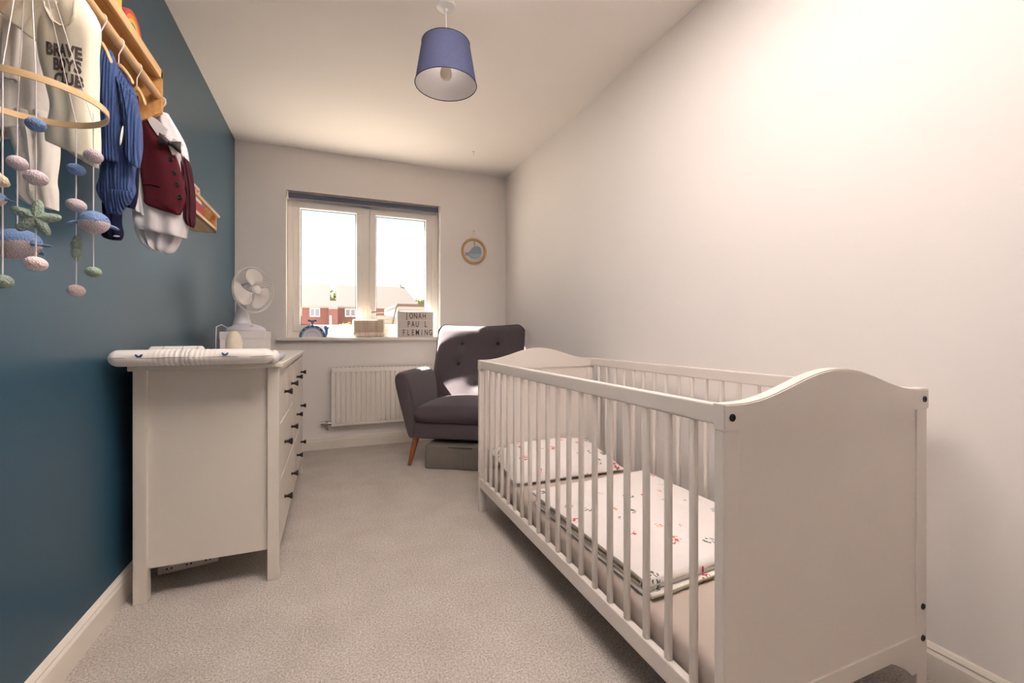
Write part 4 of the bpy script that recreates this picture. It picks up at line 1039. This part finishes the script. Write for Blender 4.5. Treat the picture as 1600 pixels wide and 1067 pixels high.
# ------------------------------------------------------------------ picture book ledge
t = Thing('book_ledge', (-.71, 2.87, 1.665), 'small pine book ledge with a front dowel on the blue wall', 'shelf')
BX, BY0, BY1, BZ = -.655, 2.56, 3.17, 1.662
t.part('bottom_board', box(NB(), LW, BX, BY0, BY1, BZ, BZ + .012, .002), 'pine_light')
for y0 in (BY0, BY1 - .014):
    b = NB(); prism(b, [(LW, BZ), (BX, BZ), (BX, BZ + .11), (LW + .06, BZ + .15), (LW, BZ + .15)], 'y', y0, y0 + .014); t.part('end_panel', b, 'pine')
b = NB(); tube(b, [(BX + .004, BY0 - .01, BZ + .105), (BX + .004, BY1 + .02, BZ + .105)], .0105, 14); t.part('front_dowel', b, 'pine_light', smooth=40)
t.part('front_strip', box(NB(), BX - .008, BX, BY0, BY1, BZ, BZ + .03, .002), 'pine_light')
def book(y0, y1, x0, h, th, m, label, txt=None):
    tb_ = Thing('picture_book', (x0, (y0 + y1) / 2, BZ + .0125), label, 'book', 'picture books on the ledge')
    tilt = Matrix.Translation((x0, 0, BZ + .0125)) @ Matrix.Rotation(math.radians(-6), 4, 'Y') @ Matrix.Translation((-x0, 0, -BZ - .0125))
    tb_.part('cover', box(NB(), x0 + th - .002, x0 + th, y0, y1, BZ + .0125, BZ + .0125 + h, 0, 1, tilt), m)
    tb_.part('back_cover', box(NB(), x0, x0 + .002, y0, y1, BZ + .0125, BZ + .0125 + h, 0, 1, tilt), m)
    tb_.part('pages', box(NB(), x0 + .002, x0 + th - .002, y0 + .002, y1 - .002, BZ + .0145, BZ + .0105 + h, 0, 1, tilt), 'paper')
    if txt:
        bb = text_bm(txt, .06, .0004, .001)
        bb.transform(tilt @ Matrix.Translation((x0 + th + .0008, y1 - .085, BZ + h * .88)) @ Matrix.Rotation(math.pi / 2, 4, 'Z') @ RX90)
        tb_.part('title', bb, 'redbook')
book(2.74, 3.00, -.752, .325, .012, 'teal', 'tall teal picture book standing at the back of the ledge')
book(2.93, 3.145, -.728, .20, .012, 'pinkbook', 'pink picture book at the far end of the ledge')
book(2.84, 3.10, -.712, .225, .010, 'paper', 'white picture book with red lettering on the ledge', 'WHO')
book(2.80, 3.06, -.694, .11, .008, 'redbook', 'low red picture book in front on the ledge')

# ------------------------------------------------------------------ cot mobile
HC = Vector((-.526, 1.103, 1.489)); HR = .11
t = Thing('baby_mobile', HC, 'wooden hoop baby mobile with crochet whales, starfish and pebbles', 'mobile')
b = NB(); rings = []
for kk in range(73):
    a = 2 * math.pi * kk / 72; d = Vector((math.cos(a), math.sin(a), 0))
    rings.append([HC + d * (HR + .0015) + Vector((0, 0, .006)), HC + d * (HR + .0015) - Vector((0, 0, .006)), HC + d * (HR - .0015) - Vector((0, 0, .006)), HC + d * (HR - .0015) + Vector((0, 0, .006))])
loft(b, rings, caps=False); t.part('hoop', b, 'hoop', smooth=40)
top = HC + Vector((0, 0, .34))
def on_hoop(xp, far):
    d = ray(xp, 521); d = Vector((d.x, d.y)); c = Vector((HC.x, HC.y))
    A = d.dot(d); B = -2 * d.dot(c); Cc = c.dot(c) - HR * HR; disc = B * B - 4 * A * Cc
    if disc < 0:
        tt = -B / (2 * A); q = d * tt - c; q = q.normalized() * HR + c; return Vector((q.x, q.y, HC.z))
    tt = (-B + (1 if far else -1) * math.sqrt(disc)) / (2 * A); q = d * tt; return Vector((q.x, q.y, HC.z))
def zat(xp, yp, P): return H + ((HY - yp) / F) * (P.x * S + P.y * C)
def scl(P): return (P.x * S + P.y * C) / F
def bead(P, yp, m, r=14, fl=.72, rot=.2):
    z = zat(0, yp, P); s = scl(P); b = NB()
    ell(b, (P.x, P.y, z), r * s * .86, r * s * .86, r * s * fl, 20, 14, Matrix.Rotation(rot, 4, 'Y')); t.part('pebble', b, m, smooth=80)
def starfish(P, yp, rpx, yawz=0, tilt=.15):
    s = scl(P) * rpx * .9; z = zat(0, yp, P); rows = []
    N = 60; b = NB(); mt = Matrix.Translation((P.x, P.y, z)) @ Matrix.Rotation(yawz, 4, 'Z') @ Matrix.Rotation(tilt, 4, 'Y')
    lv = (0, .35, .65, .88, 1.0)
    for sg in (1, -1):
        pr = None
        for lvl in lv:
            ring = []
            for q in range(N):
                a = 2 * math.pi * q / N; ro = .62 + .38 * math.cos(5 * (a - math.pi / 2)); ro = .50 + .50 * max(0, (ro - .24) / .76) ** 1.1
                ring.append(b.verts.new(mt @ Vector((s * ro * lvl * math.cos(a), -sg * s * .26 * math.sqrt(max(0, 1 - lvl ** 2.4)) * (.6 + .4 * ro), s * ro * lvl * math.sin(a)))))
            if pr:
                for q in range(N):
                    f = (pr[q], pr[(q + 1) % N], ring[(q + 1) % N], ring[q])
                    b.faces.new(f)
            pr = ring
    bmesh.ops.remove_doubles(b, verts=b.verts, dist=1e-5); bmesh.ops.recalc_face_normals(b, faces=b.faces)
    t.part('starfish', b, 'green_wool', smooth=80)
def whale(P, yp, lpx, yawz):
    """crochet whale: blue back, pale belly, fins, tail fluke, eyes. nose along local +x"""
    s = scl(P) * lpx * .78; z = zat(0, yp, P); mt = Matrix.Translation((P.x, P.y, z)) @ Matrix.Rotation(yawz, 4, 'Z')
    def body(up):
        b = NB(); rings = []
        for i in range(17):
            f = i / 16; x = .5 - f
            r = .43 * (max(.0001, (1 - (abs(2 * (f - .42)) / (.84 if f < .42 else 1.16)) ** 2.4))) ** .55 + .02
            zc = .0 + .10 * max(0, f - .55)
            ring = []
            for q in range(13):
                a = math.pi * q / 12 * (1 if up else -1) + (.0)
                ring.append(mt @ Vector((x * s, r * s * math.cos(a) * .92, (zc + r * .82 * math.sin(a) + .04) * s)))
            rings.append(ring)
        loft(b, rings, closed=False); return b
    bo = t.part('whale_back', body(True), 'blue_wool', smooth=80)
    t.part('whale_belly', body(False), 'pale_wool', bo, smooth=80)
    for sg in (-1, 1):
        b = NB(); ell(b, Vector((.1 * s, sg * .47 * s, -.04 * s)), .10 * s, .19 * s, .06 * s, 14, 10, Matrix.Rotation(-sg * .35, 4, 'X')); b.transform(mt); t.part('fin', b, 'blue_wool', bo, smooth=80)
    b = NB(); tube(b, [mt @ Vector(p) for p in ((-.40 * s, 0, .05 * s), (-.52 * s, 0, .06 * s), (-.62 * s, 0, .02 * s))], [.10 * s, .07 * s, .05 * s], 12)
    for sg in (-1, 1):
        b2 = NB(); ell(b2, Vector((-.68 * s, sg * .10 * s, .0)), .09 * s, .13 * s, .035 * s, 12, 8, Matrix.Rotation(sg * .5, 4, 'Z')); b2.transform(mt); merge(b, b2)
    t.part('tail_fluke', b, 'blue_wool', bo, smooth=80)
    for sg in (-1, 1):
        b = NB(); ell(b, mt @ Vector((.36 * s, sg * .27 * s, .16 * s)), .028 * s, .028 * s, .028 * s, 10, 8); t.part('eye', b, 'black', bo, smooth=80)
def cord(P, y0, y1):
    b = NB(); tube(b, [(P.x, P.y, zat(0, y0, P)), (P.x, P.y, zat(0, y1, P))], .0011, 6); t.part('cord', b, 'string', smooth=60)
sA, sB, sC, sD, sE = on_hoop(27, True), on_hoop(56, False), on_hoop(119, True), on_hoop(146, True), on_hoop(4, False)
b = NB()
for q in (sA, sB, sC, sD, sE): tube(b, [q + Vector((0, 0, .004)), top], .0008, 6)
tube(b, [top, (HC.x, HC.y, CE)], .0014, 6); t.part('suspension_cords', b, 'string', smooth=60)
b = NB(); lathe(b, [(.012, CE), (.012, CE - .006), (.004, CE - .012), (0, CE - .012)], 14, Matrix.Translation((HC.x, HC.y, 0))); t.part('ceiling_plate', b, 'plastic', smooth=40)
cord(sA, 170, 372); bead(sA, 255, 'pale_wool', 15, .75); 
cord(sB, 117, 412); bead(sB, 195, 'blue_wool', 14.5, .72); bead(sB, 278, 'pale_wool', 17, .7); starfish(sB, 341, 33, .25, .12); bead(sB, 412, 'pink_wool', 16.5, .66)
cord(sC, 188, 460); bead(sC, 265, 'blue_wool', 13.5, .66); bead(sC, 321, 'pale_wool', 15, .68); starfish(sC, 388, 24, 1.8, .1); bead(sC, 454, 'pink_wool', 13, .7)
cord(sD, 178, 425); bead(sD, 244, 'pale_wool', 14, .75); whale(sD, 350, 60, math.radians(-62)); bead(sD, 425, 'green_wool', 12, .68)
cord(sE, 112, 440); bead(sE, 440, 'green_wool', 15, .74)
whale(sA, 384, 82, math.radians(150)); whale(Vector((sE.x - .012, sE.y, 0)), 312, 42, math.radians(175))
b = NB(); p_ = Vector((sE.x, sE.y, zat(0, 285, sE))); tube(b, [p_ + Vector((-.03, 0, .02)), p_, p_ + Vector((.008, 0, -.004))], [.016, .010, .003], 10); t.part('cream_fin', b, 'cream_wool', smooth=60)

# ------------------------------------------------------------------ outside: ground, houses, trees
structure('ground', box(NB(), -150, 150, BW + 1.0, 160, -2.3, -2.2), 'bounce_ground')
def U(x, y, Y): return atY(x, y, Y)
def house(name, label, xl, xr, y_eave, y_ridge, Y, depth, wins, roofm='roof', hip=0, vent=None):
    L_, R_2 = U(xl, y_eave, Y).x, U(xr, y_eave, Y).x; ez = U((xl + xr) / 2, y_eave, Y).z; rz = U((xl + xr) / 2, y_ridge, Y + depth / 2).z
    hs = Thing(name, ((L_ + R_2) / 2, Y + depth / 2, -2.2), label, 'house', 'houses across the way')
    w = hs.part('brick_walls', box(NB(), L_, R_2, Y, Y + depth, -2.2, ez), 'brick_wall')
    b = NB(); o_ = .25
    e0, e1, e2, e3 = [(L_ - .1, Y - o_, ez - .12), (R_2 + .1, Y - o_, ez - .12), (R_2 + .1, Y + depth + o_, ez - .12), (L_ - .1, Y + depth + o_, ez - .12)]
    r0, r1 = (L_ - .1, Y + depth / 2, rz), (R_2 + .1 - hip, Y + depth / 2, rz)
    vv = [b.verts.new(p) for p in (e0, e1, e2, e3, r0, r1)]
    for f in ((0, 1, 5, 4), (2, 3, 4, 5), (1, 2, 5), (3, 0, 4), (3, 2, 1, 0)): b.faces.new([vv[i] for i in f])
    rf = hs.part('roof', b, roofm)
    hs.part('fascia', box(NB(), L_ - .1, R_2 + .1, Y - o_ - .05, Y - o_, ez - .25, ez - .08), 'clad')
    for (a, c_, d_, e_) in wins:
        p, q = U(a, d_, Y), U(c_, e_, Y)
        b = NB(); frame_bm(b, p.x, q.x, q.z, p.z, .09, Y - .05, Y + .05, 0); box(b, (p.x + q.x) / 2 - .05, (p.x + q.x) / 2 + .05, Y - .05, Y + .04, q.z, p.z)
        wf = hs.part('window', b, 'upvc')
        hs.part('pane', box(NB(), p.x + .05, q.x - .05, Y - .02, Y + .02, q.z + .05, p.z - .05), 'house_glass', wf)
    if vent:
        p = U(vent, y_ridge, Y + depth / 2); hs.part('roof_vent', box(NB(), p.x - .12, p.x + .12, p.y - .1, p.y + .1, rz - .2, rz + .35, .05), 'clad', rf)
house('brick_house', 'red brick house with pale roof seen leftmost through the window', 440, 514, 477, 443, 50, 10, [(484, 500, 481, 495), (466, 471.5, 480, 494), (450, 462, 481, 495)])
house('brick_house', 'red brick house seen behind the left half of the window mullion', 527, 571, 478, 446, 50, 10, [(539, 556, 482, 495)])
house('brick_house', 'wide red brick house with a hipped roof end seen through the right pane', 579, 657, 479, 448, 50, 10, [(600.5, 615, 483, 492.5)], hip=1.2, vent=626)
p, q = U(513.5, 482, 47), U(527.5, 470, 48.4)
g = Thing('brick_garage', (p.x, 47, -2.2), 'low pale roofed garage between two brick houses', 'garage')
g.part('walls', box(NB(), p.x, q.x, 47, 49.6, -2.2, p.z), 'brick_wall')
b = NB(); prism(b, [(46.8, p.z - .05), (49.65, p.z - .05), (48.4, q.z)], 'x', p.x, q.x); g.part('roof', b, 'roof_far')
a_, c_ = U(515, 493, 47), U(518, 505, 47); g.part('door', box(NB(), a_.x, c_.x, 46.92, 47, -2.2, a_.z), 'upvc')
def foliage(name, label, x, ytop, Y, rad, m, cnt, seed):
    rnd = random.Random(seed); p = U(x, ytop, Y); tt = Thing(name, (p.x, Y, -2.2), label, 'tree' if 'tree' in name else 'bush')
    b = NB(); tube(b, [(p.x, Y, -2.2), (p.x, Y, p.z - rad)], [.18, .1], 8); tt.part('trunk', b, 'clad_edge', smooth=60)
    b = NB()
    for i in range(cnt):
        d = Vector((rnd.gauss(0, 1), rnd.gauss(0, 1), rnd.gauss(0, .8))).normalized() * rad * rnd.uniform(.3, .95)
        c = Vector((p.x, Y, p.z - rad)) + d; r = rad * .13
        a1 = Vector((rnd.gauss(0, 1), rnd.gauss(0, 1), rnd.gauss(0, 1))).normalized(); a2 = a1.orthogonal().normalized()
        vs_ = [b.verts.new(c + a1 * r), b.verts.new(c + a2 * r * .6), b.verts.new(c - a1 * r), b.verts.new(c - a2 * r * .6)]; b.faces.new(vs_)
    ell(b, (p.x, Y, p.z - rad), rad * .72, rad * .72, rad * .72, 12, 8)
    tt.part('crown', b, m)
foliage('garden_tree', 'rounded green tree showing between two house roofs', 521, 452, 80, 2.2, 'leaf', 500, 1)
foliage('garden_tree', 'green tree beyond the hipped roof at the right pane edge', 656, 463, 80, 1.7, 'leaf', 400, 2)
foliage('garden_bush', 'yellow green bush in front of the middle brick house', 543, 501, 44, .9, 'leaf_yellow', 300, 3)
# pale clad outbuilding nearer the window
a_, c_ = U(586, 493, 14), U(672, 476.5, 14)
g = Thing('clad_outbuilding', ((a_.x + c_.x) / 2, 15, -2.2), 'pale timber clad outbuilding low in the right window pane', 'outbuilding')
s0, s1 = U(612, 507, 14).x, U(619, 477, 14)
zt_ = U(586, 493, 14).z
for i in range(16):
    z1 = zt_ - i * .12
    g.part('plank', box(NB(), a_.x, s0, 14, 14.03, z1 - .11, z1), 'clad')
for i in range(22):
    z1 = s1.z - .03 - i * .12
    g.part('plank', box(NB(), s1.x + .03, c_.x + 1.2, 13.9, 13.93, z1 - .11, z1), 'clad')
g.part('side_wall', box(NB(), a_.x, c_.x + 1.2, 14.03, 17, -2.2, zt_ - .02), 'clad')
g.part('upper_wall', box(NB(), s1.x + .03, c_.x + 1.2, 13.93, 17, -2.2, s1.z - .05), 'clad')
g.part('roof_edge', box(NB(), s1.x, c_.x + 1.3, 13.82, 17.1, s1.z - .04, s1.z + .04), 'clad_edge')
b = NB(); tube(b, [(s1.x, 13.85, s1.z), (s0, 13.85, U(612, 507, 14).z), (s0 - .3, 13.85, -2.2)], .035, 6); g.part('downpipe', b, 'clad_edge')
